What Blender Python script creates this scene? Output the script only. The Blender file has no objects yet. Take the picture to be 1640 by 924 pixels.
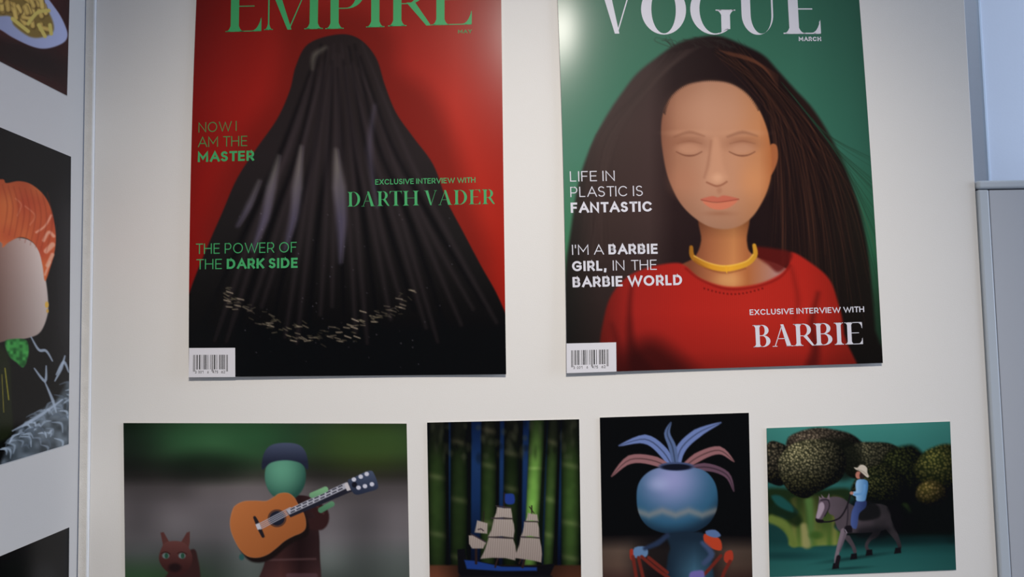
import bpy, math, random
import numpy as np
from mathutils import Matrix, Vector

SC = bpy.context.scene
COL = SC.collection
random.seed(4)

# ------------------------------------------------------------------ camera
W_PX, H_PX, F_PX = 1640.0, 924.0, 1245.0
def Rx(a): c, s = math.cos(a), math.sin(a); return np.array([[1, 0, 0], [0, c, -s], [0, s, c]])
def Rz(a): c, s = math.cos(a), math.sin(a); return np.array([[c, -s, 0], [s, c, 0], [0, 0, 1]])
CAM_R = Rz(-0.01708) @ Rx(math.pi / 2 + 0.0628) @ Rz(-0.02015)
CAM_C = np.array([0.0, -1.025, 1.45])
cd = bpy.data.cameras.new('camera'); cam = bpy.data.objects.new('camera', cd); COL.objects.link(cam)
cd.sensor_fit = 'HORIZONTAL'; cd.sensor_width = 36.0; cd.lens = 36.0 * F_PX / W_PX
cd.clip_start = 0.02
m4 = Matrix([list(CAM_R[i]) + [CAM_C[i]] for i in range(3)] + [[0, 0, 0, 1]])
cam.matrix_world = m4
SC.camera = cam

# ------------------------------------------------------------------ world and lights
w = bpy.data.worlds.new('room_daylight'); SC.world = w; w.use_nodes = True
bg = w.node_tree.nodes['Background']; bg.inputs[0].default_value = (0.62, 0.72, 0.95, 1); bg.inputs[1].default_value = 0.25
def area(name, loc, target, sx, sy, power, colr):
    ld = bpy.data.lights.new(name, 'AREA'); ld.shape = 'RECTANGLE'; ld.size = sx; ld.size_y = sy
    ld.energy = power; ld.color = colr
    o = bpy.data.objects.new(name, ld); COL.objects.link(o); o.location = loc
    o.rotation_euler = (Vector(target) - Vector(loc)).to_track_quat('-Z', 'Y').to_euler()
    return o
area('ceiling_lamp_light', (0.3, -2.3, 2.85), (0.3, -2.3, 0), 0.6, 0.28, 9, (1.0, 0.95, 0.9))
area('window_light', (2.9, -0.6, 1.8), (1.1, 0.6, 1.5), 1.0, 1.6, 34, (0.66, 0.78, 1.0))
area('added_rear_light', (0.2, 1.3, 2.85), (0.2, 1.3, 0), 1.2, 0.5, 8.5, (0.78, 0.87, 1.0))  # added light behind the board, lifts the dark strip of wall
sd = bpy.data.lights.new('added_spot_light', 'SPOT'); sd.energy = 95; sd.spot_size = math.radians(57); sd.spot_blend = 1.0  # unseen spot added to brighten the middle of the big board
sd.shadow_soft_size = 0.09; sd.color = (1.0, 0.93, 0.85)
so = bpy.data.objects.new('added_spot_light', sd); COL.objects.link(so); so.location = (0.17, -1.5, 2.46)
so.rotation_euler = (Vector((0.04, 0, 1.25)) - so.location).to_track_quat('-Z', 'Y').to_euler()
SC.view_settings.view_transform = 'Standard'; SC.view_settings.look = 'None'
SC.view_settings.gamma = 1.0; SC.view_settings.use_curve_mapping = False
SC.view_settings.exposure = 0.0
PRINT_E = 0.86          # brightness of white paper under the room light, used to turn seen ink colours into ink albedo

HAZE = 0.0015            # grey veil that the print's gloss adds

# ------------------------------------------------------------------ helpers
def lin(c):
    c = np.asarray(c, dtype=np.float64) / 255.0
    return np.where(c <= 0.04045, c / 12.92, ((c + 0.055) / 1.055) ** 2.4)

def mat(name, rgb, rough=0.5, noise=0.0, nscale=8.0, bump=0.0, bscale=400.0, metal=0.0, spec=0.5):
    m = bpy.data.materials.new(name); m.use_nodes = True
    nt = m.node_tree; b = nt.nodes['Principled BSDF']
    b.inputs['Roughness'].default_value = rough; b.inputs['Metallic'].default_value = metal
    b.inputs['Specular IOR Level'].default_value = spec
    tc = nt.nodes.new('ShaderNodeTexCoord')
    n = nt.nodes.new('ShaderNodeTexNoise'); n.inputs['Scale'].default_value = nscale; n.inputs['Detail'].default_value = 4
    nt.links.new(tc.outputs['Object'], n.inputs['Vector'])
    r = nt.nodes.new('ShaderNodeValToRGB')
    r.color_ramp.elements[0].position = 0.3; r.color_ramp.elements[1].position = 0.7
    r.color_ramp.elements[0].color = tuple(max(0, c * (1 - noise)) for c in rgb) + (1,)
    r.color_ramp.elements[1].color = tuple(min(1, c * (1 + noise)) for c in rgb) + (1,)
    nt.links.new(n.outputs['Fac'], r.inputs['Fac']); nt.links.new(r.outputs['Color'], b.inputs['Base Color'])
    if bump:
        n2 = nt.nodes.new('ShaderNodeTexNoise'); n2.inputs['Scale'].default_value = bscale; n2.inputs['Detail'].default_value = 2
        nt.links.new(tc.outputs['Object'], n2.inputs['Vector'])
        bp = nt.nodes.new('ShaderNodeBump'); bp.inputs['Strength'].default_value = bump; bp.inputs['Distance'].default_value = 0.0006
        nt.links.new(n2.outputs['Fac'], bp.inputs['Height']); nt.links.new(bp.outputs['Normal'], b.inputs['Normal'])
    return m

def print_mat():
    m = bpy.data.materials.new('printed_ink'); m.use_nodes = True
    nt = m.node_tree; b = nt.nodes['Principled BSDF']
    a = nt.nodes.new('ShaderNodeAttribute'); a.attribute_name = 'ink'
    nt.links.new(a.outputs['Color'], b.inputs['Base Color'])
    b.inputs['Roughness'].default_value = 0.2
    b.inputs['Specular IOR Level'].default_value = 0.15
    return m

M_BOARD = mat('white_laminate', (0.80, 0.775, 0.735), 0.7, 0.012, 3.0, 0.15, 600, spec=0.12)
M_BOARD2 = mat('white_laminate_shaded', (0.65, 0.635, 0.62), 0.6, 0.012, 3.0, 0.15, 600, spec=0.2)  # same white laminate, albedo lowered to stand in for the side board's shade
M_EDGE = mat('white_edge_strip', (0.9, 0.93, 0.97), 0.3, 0.01)
M_HINGE = mat('woven_hinge_tape', (0.74, 0.72, 0.68), 0.8, 0.05, 60.0, 0.8, 900)
M_PAPER = mat('photo_paper', (0.8, 0.8, 0.8), 0.5, 0.01)
M_WHITE = mat('white_ink', tuple(lin((205, 203, 210)) / PRINT_E), 0.4, 0.0, spec=0.16)
M_GREEN = mat('green_ink', tuple(lin((62, 152, 92)) / PRINT_E), 0.4, 0.0, spec=0.16)
M_GREEN2 = mat('dim_green_ink', tuple(lin((66, 128, 70)) / PRINT_E), 0.4, 0.0, spec=0.16)
M_BLACK = mat('black_ink', (0.012, 0.012, 0.013), 0.4, 0.0, spec=0.16)
M_BARWHITE = mat('barcode_white', tuple(lin((208, 206, 210)) / PRINT_E), 0.4, 0.0, spec=0.16)
M_INK = print_mat()
M_WALL = mat('pale_blue_wall', (0.74, 0.79, 0.88), 0.7, 0.03, 1.5, 0.2, 200)
M_WALLD = mat('blue_grey_wall_side', (0.6, 0.66, 0.78), 0.7, 0.03, 1.5)
M_CORNER = mat('light_corner_bead', (0.66, 0.75, 0.86), 0.5, 0.01)
M_CAB = mat('grey_blue_steel', (0.46, 0.48, 0.52), 0.42, 0.015, 2.0)
M_CABF = mat('light_steel_frame', (0.50, 0.55, 0.60), 0.35, 0.015, 2.0)
M_GAP = mat('dark_gap', (0.05, 0.055, 0.07), 0.8)
M_FLOOR = mat('grey_floor_covering', (0.32, 0.31, 0.30), 0.6, 0.1, 12.0)
M_CEIL = mat('white_ceiling', (0.8, 0.8, 0.79), 0.8, 0.02)
M_ROOM = mat('white_room_wall', (0.74, 0.75, 0.77), 0.8, 0.02)

def tag(o, label=None, cat=None, group=None, kind=None):
    if label: o['label'] = label
    if cat: o['category'] = cat
    if group: o['group'] = group
    if kind: o['kind'] = kind
    return o
def empty(name, loc, label, cat, group=None):
    o = bpy.data.objects.new(name, None); COL.objects.link(o); o.location = loc; o.empty_display_size = 0.05
    return tag(o, label, cat, group)

def raw_mesh(name, V, Q, m, parent=None, ink=None, smooth=False):
    """V (n,3) world coordinates, Q list/array of faces (all the same length)."""
    me = bpy.data.meshes.new(name)
    V = np.asarray(V, dtype=np.float32)
    if parent is not None: V = V - np.array(parent_loc(parent), dtype=np.float32)
    if isinstance(Q, np.ndarray):
        k = Q.shape[1]
        me.vertices.add(len(V)); me.vertices.foreach_set('co', V.ravel())
        me.loops.add(Q.size); me.loops.foreach_set('vertex_index', Q.astype(np.int32).ravel())
        me.polygons.add(len(Q)); me.polygons.foreach_set('loop_start', np.arange(0, Q.size, k, dtype=np.int32))
        me.polygons.foreach_set('loop_total', np.full(len(Q), k, dtype=np.int32))
        me.update(calc_edges=True)
    else:
        me.from_pydata([tuple(map(float, v)) for v in V], [], [tuple(q) for q in Q])
    if ink is not None:
        at = me.attributes.new('ink', 'FLOAT_COLOR', 'POINT')
        at.data.foreach_set('color', np.concatenate([ink, np.ones((len(ink), 1))], 1).astype(np.float32).ravel())
    if smooth: me.polygons.foreach_set('use_smooth', np.ones(len(me.polygons), dtype=bool))
    me.materials.append(m)
    me.update()
    o = bpy.data.objects.new(name, me); COL.objects.link(o)
    if parent is not None: o.parent = parent
    return o
def parent_loc(p):
    v = Vector((0, 0, 0))
    while p is not None: v += p.location; p = p.parent
    return v
def box(name, x0, x1, y0, y1, z0, z1, m, parent=None, bev=0.0, seg=3):
    V = [(x, y, z) for x in (x0, x1) for y in (y0, y1) for z in (z0, z1)]
    F = [(0, 1, 3, 2), (4, 6, 7, 5), (0, 4, 5, 1), (2, 3, 7, 6), (0, 2, 6, 4), (1, 5, 7, 3)]
    o = raw_mesh(name, V, F, m, parent)
    if bev:
        b = o.modifiers.new('bevel', 'BEVEL'); b.width = bev; b.segments = seg; b.limit_method = 'ANGLE'
    return o

def back(px, py, p0, n, off=0.0):
    """pixel of the 1640x924 frame -> point where its sight line meets the plane (p0,n) raised by off."""
    px = np.asarray(px, float); py = np.asarray(py, float)
    d = np.stack([(px - 820) / F_PX, -(py - 462) / F_PX, -np.ones_like(px)], -1) @ CAM_R.T
    num = (np.asarray(p0) - CAM_C) @ n + off
    t = num / (d @ n)
    return CAM_C + d * t[..., None]

N_MAIN = np.array([0.0, -1.0, 0.0]); P_MAIN = np.array([0.0, 0.0, 0.0])
c0 = back(129, 460, P_MAIN, N_MAIN)
TH = -0.033
N_SIDE = np.array([math.cos(TH), math.sin(TH), 0.0]); P_SIDE = c0
D_SIDE = np.array([-math.sin(TH), math.cos(TH), 0.0])       # away from camera along the side board
if D_SIDE[1] < 0: D_SIDE = -D_SIDE

# ------------------------------------------------------------------ the setting
XR = float(back(1571.5, 462, P_MAIN, N_MAIN)[0])             # right edge of the big board
tag(box('floor', -2.6, 3.2, -3.6, 2.3, -0.05, 0, M_FLOOR), kind='structure')
tag(box('ceiling', -2.6, 3.2, -3.6, 2.3, 2.9, 2.95, M_CEIL), kind='structure')
tag(box('wall_left', -2.65, -2.6, -3.6, 2.3, 0, 2.9, M_ROOM), kind='structure')
tag(box('wall_back', -2.6, 3.2, 2.25, 2.3, 0, 2.9, M_WALLD), kind='structure')
pw = back(1569, 60, np.array([0, 0.62, 0]), N_MAIN)
XW = float(pw[0])
tag(box('wall_right', XW, 3.2, 0.62, 2.2, 0, 2.9, M_WALL), kind='structure')
tag(box('trim_1', XW - 0.002, XW + 0.0045, 0.616, 0.624, 0, 2.9, M_CORNER, bev=0.0015), kind='structure')

# ------------------------------------------------------------------ display boards
brd = empty('display_board', (0, 0, 0.0), 'large white display board facing us with two magazine covers and a lower row of photographs', 'board')
XL = float(c0[0]) + 0.0125
box('panel', XL + 0.003, XR, 0.0, 0.016, 0.1, 2.15, M_BOARD, brd, bev=0.0012)
eb = box('edge_strip', XL, XL + 0.003, -0.0015, 0.016, 0.1, 2.15, M_EDGE, brd, bev=0.0007); eb['label'] = 'bright white left edge strip'
for xx in (XL + 0.06, XR - 0.06):
    box('foot', xx - 0.025, xx + 0.025, -0.14, 0.2, 0.0, 0.03, M_CABF, brd, bev=0.004)
    box('foot_post', xx - 0.012, xx + 0.012, 0.017, 0.04, 0.03, 0.7, M_CABF, brd, bev=0.003)
sb = empty('display_board', (float(c0[0]), 0, 0.0), 'narrow white display board at left, hinged at a right angle to the large one', 'board')
def side_slab(name, d0, d1, thick0, thick1, z0, z1, m, parent):
    P = []
    for d in (d0, d1):
        for t in (thick0, thick1):
            q = c0 + D_SIDE * d + N_SIDE * t
            for z in (z0, z1): P.append((q[0], q[1], z))
    F = [(0, 1, 3, 2), (4, 6, 7, 5), (0, 4, 5, 1), (2, 3, 7, 6), (0, 2, 6, 4), (1, 5, 7, 3)]
    o = raw_mesh(name, P, F, m, parent)
    b = o.modifiers.new('bevel', 'BEVEL'); b.width = 0.001; b.segments = 2; b.limit_method = 'ANGLE'
    return o
side_slab('panel', -0.72, 0.002, -0.016, 0.0, 0.1, 2.15, M_BOARD2, sb)
hinge = box('hinge_tape', float(c0[0]) + 0.0012, XL - 0.0004, 0.0004, 0.003, 0.1, 2.15, M_HINGE, sb, bev=0.0008)
hinge['label'] = 'off-white woven hinge tape'
side_slab('foot', -0.66, -0.61, -0.15, 0.03, 0.0, 0.03, M_CABF, sb)
side_slab('foot_post', -0.645, -0.625, -0.04, -0.017, 0.03, 0.7, M_CABF, sb)

# ------------------------------------------------------------------ cabinet to the right
YF = -0.004
zt = float(back(1600, 288.5, np.array([0, YF, 0]), N_MAIN)[2])
cab = empty('office_cabinet', (XR + 0.4, 0.2, 0), 'grey-blue steel office cabinet standing right of the large display board', 'cabinet')
CX0 = XR + 0.0012; CX1 = CX0 + 0.9
box('body', CX0 + 0.001, CX1 - 0.001, YF + 0.012, 0.44, 0.0, zt - 0.0125, M_CAB, cab, bev=0.001)
box('top_panel', CX0 - 0.0006, CX1, YF - 0.001, 0.442, zt - 0.0112, zt, M_CABF, cab, bev=0.0035, seg=4)
box('gap_strip', CX0 + 0.002, CX1 - 0.002, YF + 0.006, YF + 0.0125, 0.05, zt - 0.0113, M_GAP, cab)
for a, b in ((CX0, CX0 + 0.0145), (CX1 - 0.0145, CX1)):
    box('side_post', a, b, YF, YF + 0.02, 0.0, zt - 0.0124, M_CABF, cab, bev=0.0022, seg=3)
mid = (CX0 + CX1) / 2
for a, b, hx in ((CX0 + 0.0158, mid - 0.001, mid - 0.04), (mid + 0.001, CX1 - 0.0158, mid + 0.03)):
    d = box('door', a, b, YF + 0.0015, YF + 0.006, 0.06, zt - 0.013, M_CAB, cab, bev=0.0006)
    box('door_handle', hx, hx + 0.01, YF - 0.02, YF + 0.0012, 0.85, 0.98, M_CABF, d, bev=0.003)

# ------------------------------------------------------------------ painting engine (ink laid on a vertex grid)
_T = np.random.default_rng(11).random((256, 256))
def vnoise(x, y, s, seed=0):
    x = x / s + seed * 17.3; y = y / s + seed * 9.1
    xi = np.floor(x).astype(int); yi = np.floor(y).astype(int)
    fx = x - xi; fy = y - yi; fx = fx * fx * (3 - 2 * fx); fy = fy * fy * (3 - 2 * fy)
    g = lambda a, b: _T[a & 255, b & 255]
    return (g(xi, yi) * (1 - fx) + g(xi + 1, yi) * fx) * (1 - fy) + (g(xi, yi + 1) * (1 - fx) + g(xi + 1, yi + 1) * fx) * fy
def cells(x, y, s, seed=0):
    gx = x / s + seed * 3.7; gy = y / s + seed * 5.9
    xi = np.floor(gx).astype(int); yi = np.floor(gy).astype(int)
    best = np.full(x.shape, 9.0); val = np.zeros(x.shape)
    for a in (-1, 0, 1):
        for b in (-1, 0, 1):
            cx = xi + a + _T[(xi + a) & 255, (yi + b) & 255]; cy = yi + b + _T[(xi + a + 91) & 255, (yi + b + 37) & 255]
            d = np.hypot(gx - cx, gy - cy); k = d < best
            best = np.where(k, d, best); val = np.where(k, _T[(xi + a + 13) & 255, (yi + b + 71) & 255], val)
    return best, val
def sstep(a, b, x):
    t = np.clip((x - a) / (b - a), 0, 1); return t * t * (3 - 2 * t)
def smooth_pts(P, closed=True, n=6):
    P = np.asarray(P, float); N = len(P); out = []
    rng = range(N) if closed else range(N - 1)
    for i in rng:
        if closed: p0, p1, p2, p3 = P[i - 1], P[i], P[(i + 1) % N], P[(i + 2) % N]
        else: p0, p1, p2, p3 = P[max(i - 1, 0)], P[i], P[i + 1], P[min(i + 2, N - 1)]
        for k in range(n):
            t = k / n
            out.append(0.5 * ((2 * p1) + (-p0 + p2) * t + (2 * p0 - 5 * p1 + 4 * p2 - p3) * t * t + (-p0 + 3 * p1 - 3 * p2 + p3) * t ** 3))
    if not closed: out.append(P[-1])
    return np.array(out)
class Pic:
    def __init__(s, X, Y):
        s.sh = X.shape; s.X = X.ravel(); s.Y = Y.ravel(); n = s.X.size
        s.C = np.zeros((n, 3)); s.I = np.zeros(n, dtype=np.int16); s.names = []
    def bg(s, f): s.C[:] = f(s.X, s.Y) if callable(f) else np.asarray(f, float)
    def ident(s, name, label=None):
        s.names.append((name, label)); return len(s.names)
    def _apply(s, idx, m, col, id, alpha):
        if idx.size == 0: return
        m = m * alpha
        c = col(s.X[idx], s.Y[idx], s.C[idx]) if callable(col) else np.asarray(col, float)
        s.C[idx] = s.C[idx] * (1 - m[:, None]) + c * m[:, None]
        if id is not None: s.I[idx[m > 0.5]] = id
    def poly(s, P, col, soft=1.2, alpha=1.0, id=None, sm=True, n=6):
        P = smooth_pts(P, True, n) if sm else np.asarray(P, float)
        g = soft + 1
        idx = np.nonzero((s.X > P[:, 0].min() - g) & (s.X < P[:, 0].max() + g) & (s.Y > P[:, 1].min() - g) & (s.Y < P[:, 1].max() + g))[0]
        x, y = s.X[idx], s.Y[idx]; d = np.full(x.shape, 1e9); ins = np.zeros(x.shape, bool)
        for i in range(len(P)):
            ax, ay = P[i - 1]; bx, by = P[i]; ex, ey = bx - ax, by - ay; L = ex * ex + ey * ey + 1e-9
            t = np.clip(((x - ax) * ex + (y - ay) * ey) / L, 0, 1)
            d = np.minimum(d, (x - ax - t * ex) ** 2 + (y - ay - t * ey) ** 2)
            if abs(ey) > 1e-9:
                c = ((ay > y) != (by > y)) & (x < ex * (y - ay) / ey + ax); ins ^= c
        d = np.sqrt(d); d = np.where(ins, -d, d)
        s._apply(idx, sstep(soft, -soft, d) if soft > 0 else (d < 0) * 1.0, col, id, alpha)
    def line(s, P, w, col, soft=0.8, alpha=1.0, id=None, sm=True):
        P = np.asarray(P, float)
        if sm and len(P) > 2: P = smooth_pts(P, False, 5)
        W = np.interp(np.linspace(0, 1, len(P)), np.linspace(0, 1, len(np.atleast_1d(w))), np.atleast_1d(w)) / 2
        g = W.max() + soft + 1
        idx = np.nonzero((s.X > P[:, 0].min() - g) & (s.X < P[:, 0].max() + g) & (s.Y > P[:, 1].min() - g) & (s.Y < P[:, 1].max() + g))[0]
        x, y = s.X[idx], s.Y[idx]; d = np.full(x.shape, 1e9)
        for i in range(1, len(P)):
            ax, ay = P[i - 1]; ex, ey = P[i] - P[i - 1]; L = ex * ex + ey * ey + 1e-9
            t = np.clip(((x - ax) * ex + (y - ay) * ey) / L, 0, 1)
            d = np.minimum(d, np.hypot(x - ax - t * ex, y - ay - t * ey) - (W[i - 1] * (1 - t) + W[i] * t))
        s._apply(idx, sstep(soft, -soft, d), col, id, alpha)
    def ell(s, cx, cy, rx, ry, col, soft=1.0, alpha=1.0, id=None, rot=0.0):
        g = max(rx, ry) * (1 + soft / min(rx, ry)) + 1
        idx = np.nonzero((abs(s.X - cx) < g) & (abs(s.Y - cy) < g))[0]
        a = math.radians(rot); dx = s.X[idx] - cx; dy = s.Y[idx] - cy
        u = dx * math.cos(a) + dy * math.sin(a); v = -dx * math.sin(a) + dy * math.cos(a)
        d = (np.hypot(u / rx, v / ry) - 1) * min(rx, ry)
        s._apply(idx, sstep(soft, -soft, d), col, id, alpha)
def grad(axis, stops):
    """colour by x (0) or y (1) stops [(pos, rgb)...]"""
    p = [a for a, _ in stops]; c = np.array([b for _, b in stops], float)
    def f(x, y, old=None):
        t = x if axis == 0 else y
        return np.stack([np.interp(t, p, c[:, k]) for k in range(3)], -1)
    return f
def mixc(a, b, t): return np.asarray(a, float) * (1 - t[:, None]) + np.asarray(b, float) * t[:, None]

# ------------------------------------------------------------------ sheets hung on a board
class Sheet:
    """left / right edges as pixel polylines from top to bottom (same board plane), curl(s,t) = how far the paper stands off."""
    def __init__(s, name, label, left, right, p0, n, curl, step, group=None, cat='picture', paper=None):
        s.left = np.array(left, float); s.right = np.array(right, float); s.p0 = p0; s.n = n; s.curl = curl
        s.tl = s._t(s.left); s.tr = s._t(s.right)
        H = np.hypot(*(s.left[-1] - s.left[0])); Wd = np.hypot(*(s.right[0] - s.left[0]))
        s.nu = max(8, int(Wd / step)); s.nv = max(8, int(H / step))
        c = s.at(*s.edge(0.5, 1.0), -0.0)
        s.e = empty(name, tuple(map(float, c)), label, cat, group)
        # the paper itself, a thin closed sheet just behind the ink
        k = 14; U, V = np.meshgrid(np.linspace(0, 1, k), np.linspace(0, 1, k)); px, py = s.edge(U, V)
        Fv = s.at(px, py, -0.00012).reshape(-1, 3); Bv = s.at(px, py, -0.0006).reshape(-1, 3)
        Vv = np.concatenate([Fv, Bv]); o = k * k; Q = []
        for j in range(k - 1):
            for i in range(k - 1):
                a = j * k + i; Q.append((a, a + k, a + k + 1, a + 1)); Q.append((o + a, o + a + 1, o + a + k + 1, o + a + k))
        ring = [i for i in range(k)] + [j * k + k - 1 for j in range(1, k)] + [(k - 1) * k + i for i in range(k - 2, -1, -1)] + [j * k for j in range(k - 2, 0, -1)]
        for i in range(len(ring)):
            a, b = ring[i], ring[(i + 1) % len(ring)]; Q.append((a, b, o + b, o + a))
        raw_mesh('paper_sheet', Vv, Q, paper or M_PAPER, s.e, smooth=False)
    def _t(s, P):
        y = P[:, 1]; return (y - y[0]) / (y[-1] - y[0])
    def edge(s, u, v):
        lx = quad_interp(v, s.tl, s.left[:, 0]); ly = np.interp(v, s.tl, s.left[:, 1])
        rx = quad_interp(v, s.tr, s.right[:, 0]); ry = np.interp(v, s.tr, s.right[:, 1])
        return lx * (1 - u) + rx * u, ly * (1 - u) + ry * u
    def uv(s, px, py):
        y0 = (s.left[0, 1] + s.right[0, 1]) / 2; y1 = (s.left[-1, 1] + s.right[-1, 1]) / 2
        v = np.clip((py - y0) / (y1 - y0), 0, 1)
        lx = quad_interp(v, s.tl, s.left[:, 0]); rx = quad_interp(v, s.tr, s.right[:, 0])
        return np.clip((px - lx) / (rx - lx), 0, 1), v
    def at(s, px, py, lift=0.0):
        px = np.asarray(px, float); py = np.asarray(py, float); u, v = s.uv(px, py)
        return back(px, py, s.p0, s.n, s.curl(u, v) + lift)
    def pic(s):
        U, V = np.meshgrid(np.linspace(0, 1, s.nu + 1), np.linspace(0, 1, s.nv + 1))
        px, py = s.edge(U, V); return Pic(px, py)
    def ink(s, pic, e=None):
        P = s.at(pic.X, pic.Y, 0.0)
        A = np.clip((lin(np.clip(pic.C, 0, 255)) - HAZE) / (e or PRINT_E), 0.002, 0.9)
        R, Cn = pic.sh
        a = (np.arange(R - 1)[:, None] * Cn + np.arange(Cn - 1)[None, :]).ravel()
        Q = np.stack([a, a + Cn, a + Cn + 1, a + 1], 1); fid = pic.I[a]
        for k in range(len(pic.names) + 1):
            q = Q[fid == k]
            if not len(q): continue
            uq, inv = np.unique(q, return_inverse=True)
            nm, lb = ('printed_backdrop', None) if k == 0 else pic.names[k - 1]
            o = raw_mesh(nm, P[uq], inv.reshape(q.shape), M_INK, s.e, ink=A[uq], smooth=True)
            if lb: o['label'] = lb
def quad_interp(v, t, x):
    if len(t) == 3:
        a, b, c = x; m = t[1]; v = np.asarray(v, float)
        return a * (v - m) * (v - 1) / (m) + b * v * (v - 1) / (m * (m - 1)) + c * v * (v - m) / (1 - m)
    return np.interp(v, t, x)

# ------------------------------------------------------------------ lettering
class Ink:
    def __init__(s): s.V = []; s.Q = []
    def strip(s, A, B, mp):
        b = len(s.V)
        for a, c in zip(A, B): s.V.append(mp(*a)); s.V.append(mp(*c))
        for i in range(len(A) - 1): s.Q.append((b + 2 * i, b + 2 * i + 1, b + 2 * i + 3, b + 2 * i + 2))
    def build(s, name, sheet, m, lift=0.00012, parent=None, label=None):
        P = np.array(s.V); W3 = sheet.at(P[:, 0], P[:, 1], lift)
        o = raw_mesh(name, W3, np.array(s.Q), m, parent or sheet.e)
        if label: o['label'] = label
        return o
def arc(cx, cy, rx, ry, a0, a1, n=10):
    return [(cx + rx * math.cos(math.radians(a0 + (a1 - a0) * i / n)), cy + ry * math.sin(math.radians(a0 + (a1 - a0) * i / n))) for i in range(n + 1)]
# sans glyphs: (width, [polylines in a 0..1 box]) ; drawn with a pen of constant width
SANS = {
 'A': (.86, [[(0, 0), (.5, 1), (1, 0)], [(.19, .33), (.81, .33)]]),
 'B': (.66, [[(0, 0), (0, 1)], [(0, 1), (.6, 1)] + arc(.6, .765, .33, .235, 90, -90) + [(0, .53)], [(0, .53), (.62, .53)] + arc(.62, .265, .38, .265, 90, -90) + [(0, 0)]]),
 'C': (.82, [arc(.53, .5, .53, .5, 42, 318, 20)]),
 'D': (.76, [[(0, 0), (0, 1), (.42, 1)] + arc(.42, .5, .58, .5, 90, -90, 14) + [(0, 0)]]),
 'E': (.58, [[(1, 1), (0, 1), (0, 0), (1, 0)], [(0, .52), (.9, .52)]]),
 'F': (.55, [[(1, 1), (0, 1), (0, 0)], [(0, .5), (.88, .5)]]),
 'G': (.86, [arc(.53, .5, .53, .5, 42, 330, 20) + [(.97, .47), (.58, .47)]]),
 'H': (.74, [[(0, 0), (0, 1)], [(1, 0), (1, 1)], [(0, .52), (1, .52)]]),
 'I': (.0, [[(0, 0), (0, 1)]]),
 'K': (.68, [[(0, 0), (0, 1)], [(1, 1), (0, .36)], [(.32, .56), (1, 0)]]),
 'L': (.52, [[(0, 1), (0, 0), (1, 0)]]),
 'M': (.9, [[(0, 0), (0, 1), (.5, .3), (1, 1), (1, 0)]]),
 'N': (.76, [[(0, 0), (0, 1), (1, 0), (1, 1)]]),
 'O': (.92, [arc(.5, .5, .5, .5, 0, 360, 28)]),
 'P': (.62, [[(0, 0), (0, 1), (.6, 1)] + arc(.6, .7, .4, .3, 90, -90) + [(0, .4)]]),
 'R': (.66, [[(0, 0), (0, 1), (.58, 1)] + arc(.58, .7, .4, .3, 90, -90) + [(0, .4)], [(.55, .4), (1, 0)]]),
 'S': (.6, [arc(.5, .755, .46, .245, 35, 250, 12) + arc(.5, .25, .5, .25, 85, -150, 14)]),
 'T': (.66, [[(.5, 0), (.5, 1)], [(0, 1), (1, 1)]]),
 'U': (.72, [[(0, 1)] + arc(.5, .38, .5, .38, 180, 360, 14) + [(1, 1)]]),
 'V': (.84, [[(0, 1), (.5, 0), (1, 1)]]),
 'W': (1.28, [[(0, 1), (.26, 0), (.5, .95), (.74, 0), (1, 1)]]),
 'X': (.74, [[(0, 0), (1, 1)], [(0, 1), (1, 0)]]),
 'Y': (.76, [[(0, 1), (.5, .45), (1, 1)], [(.5, .45), (.5, 0)]]),
 "'": (.0, [[(0, .72), (0, 1)]]), ',': (.04, [[(.6, .05), (0, -.2)]]),
 '0': (.5, [arc(.5, .5, .5, .5, 0, 360, 16)]), '1': (.25, [[(0, .8), (1, 1), (1, 0)]]),
 '2': (.5, [arc(.5, .7, .5, .3, 160, -30, 8) + [(0, 0), (1, 0)]]), '3': (.5, [arc(.45, .75, .45, .25, 140, -90, 8), arc(.45, .26, .5, .26, 90, -140, 8)]),
 '4': (.5, [[(.8, 0), (.8, 1), (0, .3), (1, .3)]]), '5': (.5, [[(.9, 1), (.1, 1), (.05, .55)] + arc(.45, .32, .5, .32, 100, -140, 10)]),
 '6': (.5, [arc(.5, .32, .5, .32, 0, 360, 14), [(.05, .4), (.6, 1)]]), '7': (.5, [[(0, 1), (1, 1), (.3, 0)]]),
}
def pen(ink, P, w, mp):
    P = [np.array(p) for p in P]
    closed = np.hypot(*(P[0] - P[-1])) < 1e-4
    n = len(P); A = []; B = []
    for i in range(n):
        if closed: a = P[i] - P[i - 1 if i else n - 2]; b = (P[i + 1] if i < n - 1 else P[1]) - P[i]
        else: a = P[i] - P[i - 1] if i else P[1] - P[0]; b = P[i + 1] - P[i] if i < n - 1 else P[-1] - P[-2]
        a = a / (np.hypot(*a) + 1e-9); b = b / (np.hypot(*b) + 1e-9)
        t = a + b; L = np.hypot(*t)
        t = t / L if L > 1e-3 else a
        nrm = np.array([-t[1], t[0]]); k = min(1.0 / max(abs(nrm @ np.array([-a[1], a[0]])), 0.35), 2.2)
        q = P[i]
        if not closed and i == 0: q = q - a * w / 2
        if not closed and i == n - 1: q = q + b * w / 2
        A.append(tuple(q + nrm * k * w / 2)); B.append(tuple(q - nrm * k * w / 2))
    ink.strip(A, B, mp)
def lean_at(x): return (x - 407.0) / 15400.0
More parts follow.
